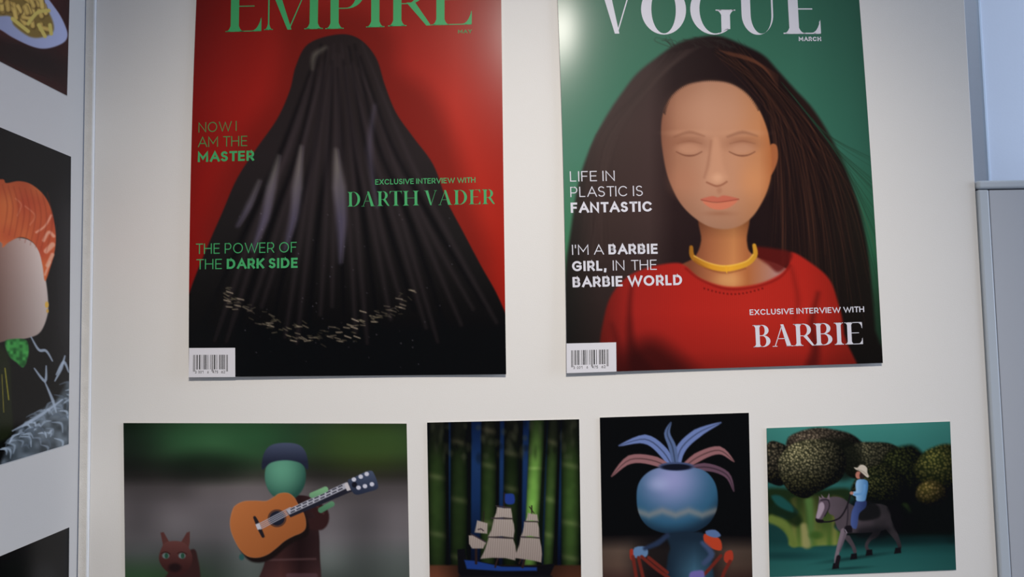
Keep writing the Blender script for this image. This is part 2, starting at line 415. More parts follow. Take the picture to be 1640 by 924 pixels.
def sans_line(ink, runs, x0, y0, x1, y1, cap, space=.3, gap=.17):
    """runs [(text, pen width in caps)] fitted between (x0,y0) and (x1,y1) along the baseline"""
    items = []; pos = 0.0
    for txt, wt in runs:
        for ch in txt:
            if ch == ' ': pos += space; continue
            wd, G = SANS[ch]; tw = wd + wt if ch in "I',." else max(wd, wt * 2)
            items.append((pos, tw, wt, G)); pos += tw + gap * (0.55 if ch in "ATVWY" else 1.0) * (1 if wt < .14 else .8)
    total = items[-1][0] + items[-1][1]; k = (x1 - x0) / total
    for p, tw, wt, G in items:
        def mp(u, v, p=p):
            xx = p + u; f = xx / total
            return (x0 + xx * k - lean_at(x0) * v * cap, y0 + (y1 - y0) * f - v * cap)
        iw = max(tw - wt, 0)
        for pl in G: pen(ink, [(wt / 2 + a * iw, wt / 2 + b * (1 - wt)) for a, b in pl], wt, mp)

def text_line(sheet, m, runs, *a, **kw):
    k = Ink(); sans_line(k, runs, *a, **kw); k.build('cover_lettering', sheet, m)

def didone(ch, W, s, h):
    """high contrast serif capitals; W width, s stem, h hairline, in cap heights -> list of (A,B) strips"""
    R = []; ov = s * .62
    def rect(a, b, c, d): R.append(([(a, b), (c, b)], [(a, d), (c, d)]))
    def foot(x, wd=s, top=False, o=ov):
        y = (lambda v: 1 - v) if top else (lambda v: v)
        R.append(([(x - o, y(0)), (x + wd + o, y(0))], [(x - o, y(h)), (x + wd + o, y(h))]))
        for sx, ex in ((x, x - o * .8), (x + wd, x + wd + o * .8)):
            cv = [(sx + (ex - sx) * t, y(h + (1 - t) ** 2.4 * .10)) for t in (0, .25, .5, .75, 1)]
            R.append(([(c[0], y(0)) for c in cv], cv))
    def stem(x, wd=s, t=True, b=True, o=ov):
        rect(x, 0, x + wd, 1)
        if b: foot(x, wd, False, o)
        if t: foot(x, wd, True, o)
    def bowl(cx, cy, rx, ry, th, a0=90, a1=-90, hh=None, n=16):
        hh = hh or h
        R.append((arc(cx, cy, rx, ry, a0, a1, n), arc(cx, cy, rx - th, ry - hh, a0, a1, n)))
    def beak(x, top, ln=.27, wd=.2):
        y = (lambda v: 1 - v) if top else (lambda v: v)
        cv = [(x - wd * (1 - t), y(h + ln * t ** 2.6)) for t in (0, .25, .5, .7, .85, 1)]
        R.append(([(min(c[0], x), y(0)) for c in cv[:-1]] + [(x, y(0))], cv[:-1] + [(x, y(h + ln))]))
        R.append(([(x - h * 1.2, y(0)), (x - h * 1.2, y(ln * .9))], [(x, y(0)), (x, y(ln * 1.05))]))
    if ch == 'E':
        x = ov; stem(x); rect(x, 0, W, h); rect(x, 1 - h, W, 1); rect(x + s, .5, W * .8, .5 + h); beak(W, False); beak(W, True)
    elif ch == 'I': stem((W - s) / 2)
    elif ch == 'P':
        x = ov; stem(x); cx = x + s + (W - x - s) * .3
        rect(x + s, 1 - h, cx, 1); rect(x + s, .4, cx, .4 + h); bowl(cx, .7, W - cx, .3, s * .95)
    elif ch == 'R':
        x = ov; stem(x); e = W * .86; cx = x + s + (e - x - s) * .3
        rect(x + s, 1 - h, cx, 1); rect(x + s, .44, cx + s * .2, .44 + h); bowl(cx, .72, e - cx, .28, s * .95)
        R.append(([(cx - s * .25, .47), (W - s * .95, .08), (W - s * .55, 0)], [(cx + s * .8, .47), (W - s * .1, .03), (W, 0)]))
    elif ch == 'B':
        x = ov; stem(x, t=True); e = W * .92; cx = x + s + (W - x - s) * .25
        rect(x, 1 - h, cx, 1); rect(x + s, .5, cx, .5 + h); rect(x, 0, cx, h)
        bowl(cx, .755, e - cx, .245, s * .95); bowl(cx, .265, W - cx, .265, s)
    elif ch == 'D':
        x = ov; stem(x); cx = x + s + (W - x - s) * .15
        rect(x, 1 - h, cx, 1); rect(x, 0, cx, h); bowl(cx, .5, W - cx, .5, s, n=22)
    elif ch == 'A':
        ap = W * .5; R.append(([(ap - s * .42, 1), (W - ov - s, 0)], [(ap + s * .3, 1), (W - ov * .8, 0)]))
        R.append(([(ap - h, .96), (ov * .8, 0)], [(ap + h * .3, .96), (ov * .8 + h * 1.4, 0)])); rect(W * .24, .34, W * .68, .34 + h)
        rect(0, 0, ov * 1.9, h); rect(W - ov * 1.9 - s * .5, 0, W, h)
    elif ch == 'V':
        ap = W * .52; R.append(([(ov * .7, 1), (ap - s * .25, 0)], [(ov * .7 + s * 1.05, 1), (ap + s * .3, 0)]))
        R.append(([(W - ov * .9, 1), (ap, .02)], [(W - ov * .9 + h * 1.3, 1), (ap + h * 1.5, .05)])); rect(0, 1 - h, ov * 2.6, 1); rect(W - ov * 1.7, 1 - h, W, 1)
    elif ch == 'T':
        stem((W - s) / 2, t=False); rect(0, 1 - h, W, 1)
        beak(W, True, .2, .16); cv = [(.16 * (1 - t), 1 - h - .2 * t ** 2.6) for t in (0, .3, .6, .85, 1)]
        R.append(([(c[0], 1) for c in cv], cv))
    elif ch == 'H':
        a = ov; b = W - ov - s; stem(a); stem(b); rect(a + s, .5, b, .5 + h)
    elif ch == 'M':
        a = ov * .9; b = W - ov - s; stem(a, h * 1.6, o=ov * .7); stem(b)
        ap = a + (b - a) * .50
        R.append(([(a - s * .15, 1), (ap - s * .15, 0)], [(a + s * .9, 1), (ap + s * .35, 0)])); R.append(([(b, 1), (ap, .02)], [(b + h, 1), (ap + h * 1.5, .02)]))
    elif ch == 'O':
        R.append((arc(W / 2, .5, W / 2, .515, 0, 360, 44), arc(W / 2, .5, W / 2 - s * 1.05, .515 - h, 0, 360, 44)))
    elif ch == 'G':
        R.append((arc(W * .52, .5, W * .52, .515, 50, 285, 30), arc(W * .52 + s * .15, .5, W * .52 - s * .9, .515 - h, 50, 285, 30)))
        st = W - ov - s; ou = arc(W * .52, .5, W * .52, .515, 285, 312, 8)
        R.append((ou, [(c[0], c[1] + h + .035 * i / 8) for i, c in enumerate(ou)])); rect(st, .10, st + s, .5); R.append(([(st, .04), (st + s, .105)], [(st, .11), (st + s, .12)])); R.append(([(st - ov, .5), (st + s + ov, .5)], [(st - ov, .5 - h), (st + s + ov, .5 - h)]))
        for sx, ex in ((st, st - ov * .8), (st + s, st + s + ov * .8)):
            c2 = [(sx + (ex - sx) * t, .5 - h - (1 - t) ** 2.4 * .09) for t in (0, .25, .5, .75, 1)]
            R.append(([(c[0], .5) for c in c2], c2))
        R.append(([(W * .8, .93), (W * .86, .7)], [(W * .86, .96), (W * .87, .7)]))
    elif ch == 'U':
        a = ov; b = W - ov - h; rr = (b + h * 1.5 - a) / 2; cx = a + rr; ry = .40
        rect(a, ry, a + s, 1); rect(b, ry, b + h * 1.5, 1)
        foot(a, s, True); rect(b - ov, 1 - h, b + ov + h, 1)
        O = arc(cx, ry, rr, ry + .015, 180, 360, 24); In = arc(cx + (s - h * 1.5) / 2, ry, rr - (s + h * 1.5) / 2, ry - h + .015, 180, 360, 24)
        R.append((O, In))
    return R
def serif_letter(ink, ch, x0, x1, yb, cap, s, h, lean, tilt=0.0):
    Wc = (x1 - x0) / cap
    for A, B in didone(ch, Wc, s, h):
        # long edges are cut so they follow the paper's curl
        if len(A) == 2:
            k = 6; A = [tuple(np.array(A[0]) * (1 - i / k) + np.array(A[1]) * i / k) for i in range(k + 1)]; B = [tuple(np.array(B[0]) * (1 - i / k) + np.array(B[1]) * i / k) for i in range(k + 1)]
        ink.strip(A, B, lambda u, v: (x0 + u * cap - lean * v * cap, yb + tilt * u * cap - v * cap))

def barcode(sheet, tl, tr, bl, br):
    def mp(u, v): 
        a = np.array(tl) * (1 - u) + np.array(tr) * u; b = np.array(bl) * (1 - u) + np.array(br) * u
        return tuple(a * (1 - v) + b * v)
    k = Ink(); n = 6
    for j in range(n): k.strip([(i / n, j / n) for i in range(n + 1)], [(i / n, (j + 1) / n) for i in range(n + 1)], mp)
    bx = k.build('barcode_panel', sheet, M_BARWHITE, 0.00012, label='white barcode box')
    pat = [(0, 1, 1), (2, 1, 1), (5.5, 1, 1), (7.5, 1.5, 1), (11.5, 2, 0), (15, .7, 0), (19, 1, 0), (22, 2.2, 0), (25.8, 1.4, 0), (29.5, .7, 0), (33.5, 1, 0), (36.5, 1, 1), (38.3, 1, 1),
           (41, 2.3, 0), (45.8, 1, 0), (51, 1.2, 0), (53, 1.2, 0), (56, 2, 0), (59.6, 1.2, 0), (61.5, 1, 0), (65, 1, 1), (67, 1, 1)]
    b = Ink()
    for p, wd, long in pat:
        u0 = .095 + p / 68 * .745; u1 = u0 + wd / 68 * .745; v1 = .81 if long and p in (0, 2, 36.5, 38.3, 65, 67) else .735
        b.strip([(u0, .235 + i * (v1 - .235) / 3) for i in range(4)], [(u1, .235 + i * (v1 - .235) / 3) for i in range(4)], mp)
    b.build('barcode_bars', sheet, M_BLACK, 0.00022, parent=bx)
    d = Ink()
    for txt, ua, ub in (('3', .135, .175), ('001', .205, .325), ('6', .40, .435), ('475', .51, .64), ('62', .70, .79)):
        tot = len(txt); cw = (ub - ua) / tot
        for i, ch in enumerate(txt):
            for pl in SANS[ch][1]:
                pen(d, [(a * .8 + .1, .1 + c * .8) for a, c in pl], .16, lambda u, v, i=i: mp(ua + (i + u * .8) * cw, .87 - v * .095))
    d.build('barcode_digits', sheet, M_BLACK, 0.00022, parent=bx)

# ------------------------------------------------------------------ cover with red backdrop
def curl_a(u, v):
    return 0.0016 + 0.0034 * v ** 2 + 0.0010 * np.sin(u * 5.0 + 0.8) * v + 0.0012 * (2 * u - 1) ** 2 * (0.3 + v)
p1 = Sheet('magazine_cover_poster', 'large cover poster with red backdrop, green lettering and a black draped form', [(320, -115), (305, 300), (302.4, 604)], [(801.5, -115), (806.5, 300), (810.7, 599.5)],
           P_MAIN, N_MAIN, curl_a, 1.3, cat='poster')
q = p1.pic()
def red_bg(x, y, o=None):
    c = grad(0, [(300, (118, 20, 15)), (360, (138, 27, 21)), (470, (156, 36, 29)), (650, (158, 40, 31)), (730, (170, 46, 34)), (800, (150, 38, 27))])(x, y)
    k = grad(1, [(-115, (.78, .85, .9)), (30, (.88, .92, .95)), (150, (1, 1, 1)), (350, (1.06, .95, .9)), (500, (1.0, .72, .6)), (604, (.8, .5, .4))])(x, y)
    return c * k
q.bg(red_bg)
q.poly([(455, 40), (500, 20), (590, 22), (630, 60), (640, 110), (690, 150), (730, 230), (760, 330), (790, 430), (760, 520), (420, 520), (330, 400), (340, 320), (380, 230), (430, 160), (450, 90)],
       (96, 24, 18), soft=26, alpha=.62)
iform = q.ident('printed_draped_form', 'black draped cloth form')
form = [(541, 55), (575, 62), (602, 92), (616, 135), (634, 180), (662, 220), (694, 264), (716, 322), (742, 372), (770, 425), (800, 480), (830, 560), (840, 660), (300, 660), (280, 560), (303, 470), (330, 400), (356, 340), (380, 285), (412, 236), (444, 190), (464, 145), (474, 105), (494, 70)]
q.poly(form, lambda x, y, o: grad(1, [(50, (38, 31, 30)), (250, (38, 32, 32)), (380, (28, 25, 24)), (480, (16, 14, 13)), (604, (3, 3, 3))])(x, y), soft=1.8, id=iform)
fold = lambda P, w_, c, a, sf: q.line(P, w_, c, soft=sf, alpha=a)
for i in range(26):
    t = i / 25; bx = 325 + t * 470; tx = 505 + t * 75
    P = [(tx, 90 + 20 * math.sin(i * 1.7)), (tx + (bx - tx) * .28 + 6 * math.sin(i * 2.3), 230), (tx + (bx - tx) * .6, 360), (bx, 520 + 30 * math.sin(i))]
    fold(P, [1, 7, 9, 4], (62, 52, 55) if i % 3 else (8, 7, 8), .38 if i % 3 else .6, 5)
for P, w_ in (([(446, 250), (434, 300), (424, 350), (404, 400)], [2, 15, 13, 2]), ([(482, 235), (476, 300), (470, 350), (456, 400)], [2, 16, 12, 2]), ([(538, 240), (543, 300), (547, 360), (545, 420)], [3, 20, 15, 2]), ([(415, 290), (398, 330), (380, 362)], [2, 8, 2])):
    q.line(P, w_, lambda x, y, o: mixc((132, 125, 120), (104, 96, 120), np.clip((y - 270) / 80, 0, 1)), soft=6, alpha=.62)
    q.line([(a + 4, b) for a, b in P], [1, 3, 1], (80, 72, 82), soft=3, alpha=.6)
q.line([(500, 110), (504, 88), (522, 76)], [2, 7, 2], (120, 114, 102), soft=6, alpha=.6)
q.line([(600, 170), (592, 240), (604, 330)], [3, 9, 3], (92, 84, 102), soft=7, alpha=.5)
# a strip of beaded gold braid sewn across the cloth
rs = np.random.default_rng(5)
for i in range(150):
    t = rs.random(); x = 362 + t * 300; y = 474 + 62 * math.sin(t * math.pi) + rs.normal() * 8
    b = rs.random(); q.line([(x - 2 - 3 * b, y - 1), (x + 2 + 3 * b, y + 1 + 2 * rs.normal())], .8 + b, (120 + 70 * b, 112 + 60 * b, 80 + 70 * b), soft=1.2, alpha=.25 + .5 * b * abs(math.cos(t * 9)))
for i in range(60):
    x = rs.uniform(380, 740); y = rs.uniform(340, 590); q.ell(x, y, 1, 1, (130, 125, 140), soft=.9, alpha=rs.uniform(.1, .45))
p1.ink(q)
k = Ink()
s_, h_ = .165, .018
for ch, a, b, yb in (('E', 361, 418.5, 51.3), ('M', 421.5, 517, 48.3), ('P', 521, 583, 46.6), ('I', 584, 618, 44.0), ('R', 621.5, 690, 42.3), ('E', 690.5, 755.5, 40.6)):
    serif_letter(k, ch, a, b, yb, 80, s_, h_, -.016 if a < 500 else -.003, -.022)
k.build('cover_title', p1, M_GREEN)
text_line(p1, M_GREEN2, [('MAY', .2)], 733.5, 53.5, 756, 53, 5.8)
LW, BW = .088, .2
text_line(p1, M_GREEN2, [('NOW I', LW)], 317.9, 212.2, 378.9, 209.6, 16)
text_line(p1, M_GREEN2, [('AM THE', LW)], 317, 235.6, 396, 233.8, 16.4)
text_line(p1, M_GREEN, [('MASTER', BW)], 316.6, 259.6, 407, 257.2, 16.2)
text_line(p1, M_GREEN, [('EXCLUSIVE INTERVIEW WITH', .15)], 601, 295.8, 761.4, 292.4, 8.6)
text_line(p1, M_GREEN, [('THE POWER OF', LW)], 313.8, 406.8, 475, 404, 16.6)
text_line(p1, M_GREEN, [('THE ', LW), ('DARK SIDE', BW)], 314.5, 431.4, 476.6, 428.9, 16.2, space=.26)
k = Ink()
for ch, a, b in (('D', 556.7, 576.9), ('A', 579, 601), ('R', 603.9, 623.8), ('T', 624.3, 643.8), ('H', 645.4, 671), ('V', 679.5, 700), ('A', 702, 724.5), ('D', 726.7, 748), ('E', 751, 769.5), ('R', 772.4, 792.5)):
    serif_letter(k, ch, a, b, 331 - (a - 556) * .0185, 23.6, .18, .022, .012, -.018)
k.build('cover_lettering', p1, M_GREEN, label='high contrast serif lettering')
barcode(p1, (302.8, 557.3), (376.6, 557.0), (302.2, 604.2), (376.8, 603.8))

# ------------------------------------------------------------------ cover with green backdrop
def curl_b(u, v):
    return 0.0018 + 0.0036 * v ** 2 + 0.0018 * np.exp(-((u - .06) / .16) ** 2 - ((v - .2) / .2) ** 2) + 0.0012 * np.sin(u * 6 + 2) * v * .6 + .0012 * (1 - u) * v
p2 = Sheet('magazine_cover_poster', 'large cover poster with green backdrop, white lettering and a long-haired bust in red', [(887.5, -125), (903, 300), (907.8, 597.3)], [(1366, -125), (1397.6, 300), (1414, 581.3)],
           P_MAIN, N_MAIN, curl_b, 1.3, cat='poster')
q = p2.pic()
def green_bg(x, y, o=None):
    c = grad(0, [(890, (72, 112, 92)), (1000, (60, 108, 86)), (1150, (58, 108, 86)), (1280, (58, 106, 86)), (1360, (52, 96, 78)), (1410, (46, 84, 68))])(x, y)
    k = grad(1, [(-125, (.9, .9, .9)), (60, (.97, .97, .97)), (250, (1, 1.05, 1.05)), (400, (.9, 1.05, .9)), (480, (.75, .7, .6)), (600, (.5, .45, .4))])(x, y)
    return c * k
q.bg(green_bg)
ihair = q.ident('printed_hair', 'long dark brown hair'); 
hair = [(1118, 60), (1152, 58), (1190, 72), (1222, 88), (1245, 112), (1272, 142), (1300, 172), (1325, 210), (1346, 250), (1362, 290), (1378, 340), (1390, 400), (1396, 460), (1402, 530), (1410, 660), (890, 660), (902, 520), (906, 430), (914, 370), (922, 315), (930, 280), (942, 245), (958, 210), (976, 178), (998, 146), (1020, 118), (1052, 92), (1085, 70)]
def haircol(x, y, o):
    base = grad(0, [(905, (38, 36, 32)), (960, (60, 46, 42)), (1040, (66, 50, 47)), (1080, (44, 30, 29)), (1200, (34, 22, 22)), (1300, (40, 26, 22)), (1380, (34, 28, 22))])(x, y)
    kk = np.interp(y, [60, 200, 350, 480, 600], [.85, 1.0, .95, .75, .5])[:, None]
    return base * kk
q.poly(hair, haircol, soft=4, id=ihair)
rs = np.random.default_rng(8)
for i in range(150):
    t = rs.random(); sx = 1140 + 60 * t; ex = 1230 + 175 * t + rs.normal() * 8; ey = 330 + rs.random() * 230
    mx = 1215 + 100 * t + rs.normal() * 5; my = 130 + 95 * t ** .6 * 1 + rs.normal() * 10
    c = rs.random(); q.line([(sx, 82 + rs.normal() * 6), (mx, my), ((mx + ex) / 2 + 12, (my + ey) / 2 - 10), (ex, ey)], [.6, 2, 1.6, .4], (74 + 34 * c, 46 + 16 * c, 34 + 8 * c) if c > .6 else (20, 13, 13), soft=1.3, alpha=.12 + .22 * rs.random())
for i in range(14):
    t = i / 13; q.line([(1150 + 18 * t, 80 + t * 8), (1200 + 20 * t, 92 + 14 * t), (1246, 120 + 22 * t)], [1, 3, 1], (100, 58, 40), soft=1.6, alpha=.2)
for i in range(60):
    t = rs.random(); q.line([(1125 - 60 * t, 74 + 14 * t), (1062 - 50 * t, 122 + 34 * t), (985 - 40 * t, 240), (940 - 15 * t + 40 * rs.random(), 420)], [1, 3, 3, 1], (76, 60, 55) if i % 2 else (44, 33, 31), soft=3, alpha=.12)
for i in range(26):
    t = rs.random(); q.line([(1250 + 60 * t, 130 + 70 * t), (1320 + 40 * t, 210 + 70 * t), (1396 + 8 * t, 250 + 150 * t)], [.5, 1, .4], (36, 58, 42), soft=.9, alpha=.45)
for i in range(30):
    a = rs.uniform(1075, 1180); q.line([(a, 76), (a - 8 + rs.normal() * 8, 66), (a - 20 + rs.normal() * 10, 58 + rs.random() * 8)], [1.6, .6], (44, 38, 34), soft=1.2, alpha=.4)
ineck = q.ident('printed_bust', 'smooth plain bust without painted features')
skin = grad(0, [(1058, (128, 82, 62)), (1085, (160, 110, 84)), (1130, (182, 132, 104)), (1175, (188, 134, 102)), (1215, (190, 128, 86)), (1240, (172, 100, 56))])
q.poly([(1123, 340), (1196, 335), (1196, 385), (1206, 408), (1250, 425), (1262, 440), (1215, 470), (1160, 474), (1112, 455), (1085, 430), (1112, 412), (1123, 385)], lambda x, y, o: grad(0, [(1105, (120, 66, 44)), (1135, (160, 96, 62)), (1175, (196, 128, 78)), (1198, (170, 100, 58)), (1245, (170, 125, 115))])(x, y) * np.interp(y, [350, 385, 430], [.72, .95, 1.0])[:, None], soft=2, id=ineck)
q.ell(1165, 448, 18, 10, (215, 160, 100), soft=9, alpha=.55)
isw = q.ident('printed_sweater', 'red knitted sweater')
q.poly([(1080, 421), (1098, 426), (1122, 446), (1165, 459), (1212, 455), (1246, 441), (1262, 425), (1268, 404), (1300, 422), (1328, 447), (1342, 484), (1352, 535), (1358, 660), (958, 660), (960, 560), (966, 515), (978, 475), (1004, 444), (1040, 428)],
       lambda x, y, o: grad(0, [(960, (96, 26, 20)), (1010, (150, 34, 28)), (1100, (166, 36, 28)), (1200, (176, 40, 30)), (1290, (172, 38, 28)), (1356, (138, 32, 22))])(x, y) * np.interp(y, [430, 500, 560, 600], [.98, 1, .9, .7])[:, None] * (1 + .03 * np.sin(x * 1.9))[:, None], soft=3, id=isw)
q.poly([(1208, 396), (1240, 398), (1268, 405), (1262, 424), (1246, 436), (1230, 424), (1214, 412)], (92, 22, 18), soft=4, alpha=.85, id=isw)
q.line([(1098, 430), (1124, 449), (1165, 463), (1212, 459), (1248, 445), (1266, 425)], 3, (120, 24, 18), soft=2.5, alpha=.7)
for i in range(16): q.ell(1128 + i * 6.2, 462 + 9 * math.sin(i / 15 * math.pi), 1.4, 1.6, (84, 16, 12), soft=1, alpha=.7)
for P, w_, a in (([(1012, 450), (1008, 500), (1012, 560), (1030, 600)], [2, 6, 16, 40], .6), ([(1310, 470), (1300, 520), (1306, 560), (1296, 600)], [3, 8, 14, 26], .6), ([(980, 520), (990, 560), (985, 600)], [4, 14, 26], .35), ([(1268, 430), (1278, 480), (1272, 510)], [2, 5, 2], .3)):
    q.line(P, w_, (52, 14, 12), soft=8, alpha=a)
q.poly([(1005, 560), (1050, 545), (1110, 590), (1150, 640), (990, 640), (985, 600)], (40, 12, 10), soft=22, alpha=.75)
face = [(1059, 222), (1061, 185), (1073, 156), (1096, 137), (1122, 130), (1146, 129), (1172, 134), (1197, 150), (1216, 176), (1229, 208), (1235, 243), (1236, 275), (1229, 305), (1217, 330), (1203, 349), (1184, 362), (1160, 367), (1134, 362), (1110, 347), (1090, 326), (1076, 300), (1066, 270)]
q.poly([(1232, 236), (1243, 232), (1246, 252), (1240, 272), (1233, 278)], (165, 96, 58), soft=1.5, id=ineck)
q.poly(face, lambda x, y, o: skin(x, y) * np.interp(y, [130, 200, 300, 366], [.94, 1, 1.0, .86])[:, None], soft=1.8, id=ineck)
q.ell(1135, 178, 46, 30, (192, 142, 114), soft=26, alpha=.5)
for sx, ww in ((1104, 27), (1189, 26)):
    q.ell(sx, 230, ww, 12, (134, 86, 64), soft=10, alpha=.5); q.ell(sx, 213, ww, 4, (200, 148, 116), soft=5, alpha=.45)
    q.ell(sx, 238, ww * .72, 9, (196, 144, 114), soft=5, alpha=.6)
    q.line([(sx - 21, 243), (sx - 10, 248), (sx, 249.5), (sx + 10, 248), (sx + 20, 243)], [1.2, 2.6, 1.2], (104, 60, 44), soft=1.5, alpha=.75)
    q.line([(sx - 20, 230), (sx, 226), (sx + 20, 230)], [.8, 2, .8], (138, 88, 66), soft=2, alpha=.6)
    q.line([(sx - 24, 219), (sx, 212), (sx + 24, 218)], [2, 5, 1], (120, 76, 56), soft=3, alpha=.5)
q.poly([(1141, 225), (1151, 225), (1158, 265), (1166, 286), (1148, 296), (1132, 288), (1138, 265)], (200, 146, 114), soft=5, alpha=.55)
q.line([(1139, 226), (1134, 262), (1128, 284)], [2, 3, 2], (142, 92, 70), soft=4, alpha=.5)
q.line([(1132, 292), (1141, 296), (1148, 298), (1156, 296), (1164, 291)], [2, 2.5, 2], (128, 72, 52), soft=2, alpha=.75); q.ell(1149, 285, 8, 7, (220, 168, 134), soft=6, alpha=.55)
q.poly([(1122, 320), (1140, 314), (1150, 316), (1160, 313), (1184, 319), (1166, 323), (1148, 324)], (188, 92, 72), soft=1.8, alpha=.8)
q.poly([(1126, 322), (1148, 325), (1180, 321), (1168, 332), (1152, 336), (1136, 332)], (206, 112, 84), soft=1.8, alpha=.8); q.line([(1123, 320), (1148, 324), (1183, 319)], 1.4, (130, 58, 44), soft=1, alpha=.7)
q.ell(1152, 342, 18, 3, (144, 90, 64), soft=4, alpha=.5); q.ell(1152, 305, 4, 5, (160, 106, 80), soft=3, alpha=.5)
q.ell(1096, 290, 20, 20, (176, 118, 90), soft=18, alpha=.4); q.ell(1208, 288, 18, 20, (208, 140, 92), soft=18, alpha=.5)
hl = smooth_pts([(1063, 182), (1073, 156), (1096, 137), (1122, 130), (1146, 129), (1172, 134), (1197, 150), (1216, 176)], False, 10)
for i in range(0, len(hl), 1):
    hx, hy = hl[i]; q.line([(hx, hy - 2), (hx + (1146 - hx) * .03, hy + 2.2)], [2.2, .6], (50, 34, 30), soft=.9, alpha=.7)
ibn = q.ident('printed_choker', 'yellow band necklace')
q.line([(1107, 396), (1110, 412), (1132, 425), (1163, 430), (1194, 423), (1209, 409), (1208, 393)], [6, 8, 9, 10, 9, 8, 6], lambda x, y, o: grad(0, [(1105, (150, 96, 30)), (1140, (206, 142, 40)), (1170, (224, 160, 46)), (1210, (196, 140, 44))])(x, y), soft=1.3, id=ibn)
q.line([(1112, 410), (1135, 421), (1163, 426), (1194, 419), (1206, 408)], 2, (238, 190, 84), soft=1.5, alpha=.7)
q.line([(1112, 418), (1135, 431), (1163, 437), (1194, 430)], 2, (120, 62, 30), soft=2.5, alpha=.6)
q.line([(1163, 428), (1164, 437)], [4, 1], (224, 160, 46), soft=1.2)
p2.ink(q)
k = Ink()
serif_letter(k, 'V', 955.5, 1018, 53.8, 78, .17, .022, .005)
serif_letter(k, 'O', 1027.5, 1099.5, 54.2, 78, .20, .024, .02)
serif_letter(k, 'G', 1106.5, 1178.5, 54.3, 78, .18, .024, .028)
serif_letter(k, 'U', 1180, 1247.5, 54.6, 78, .185, .024, .04)
serif_letter(k, 'E', 1255, 1315, 54.3, 78, .20, .024, .055)
k.build('cover_title', p2, M_WHITE)
k = Ink()
text_line(p2, M_WHITE, [('MARCH', .22)], 1279.4, 65.8, 1315.3, 65.8, 6.8)
text_line(p2, M_WHITE, [('LIFE IN', LW)], 913, 290.8, 984.7, 289.6, 16.4)
text_line(p2, M_WHITE, [('PLASTIC IS', LW)], 913.6, 315.7, 1029.6, 313.7, 16.4)
text_line(p2, M_WHITE, [('FANTASTIC', BW)], 914.2, 340.9, 1044.6, 338.7, 16.4)
text_line(p2, M_WHITE, [("I'M A ", LW), ('BARBIE', BW)], 916.4, 408.2, 1053.4, 406.4, 16.2)
text_line(p2, M_WHITE, [('GIRL,', BW), (' IN THE', LW)], 916.4, 434.4, 1052, 432, 16.2, space=.42)
text_line(p2, M_WHITE, [('BARBIE WORLD', BW)], 917.2, 460.2, 1092.6, 456.4, 16.6)
text_line(p2, M_WHITE, [('EXCLUSIVE INTERVIEW WITH', .16)], 1200.8, 504.6, 1384.2, 499.6, 9)
k = Ink()
for ch, a, b in (('B', 1207, 1234.4), ('A', 1237.5, 1271), ('R', 1272, 1304.5), ('B', 1304.6, 1333.6), ('I', 1336, 1353), ('E', 1354, 1382.2)):
    serif_letter(k, ch, a, b, 556.2 - (a - 1207) * .030, 35.4, .185, .03, .05, -.03)
k.build('cover_lettering', p2, M_WHITE, label='high contrast serif lettering')
barcode(p2, (907.3, 550.1), (986.8, 548.2), (907.6, 597.6), (987.3, 595.0))

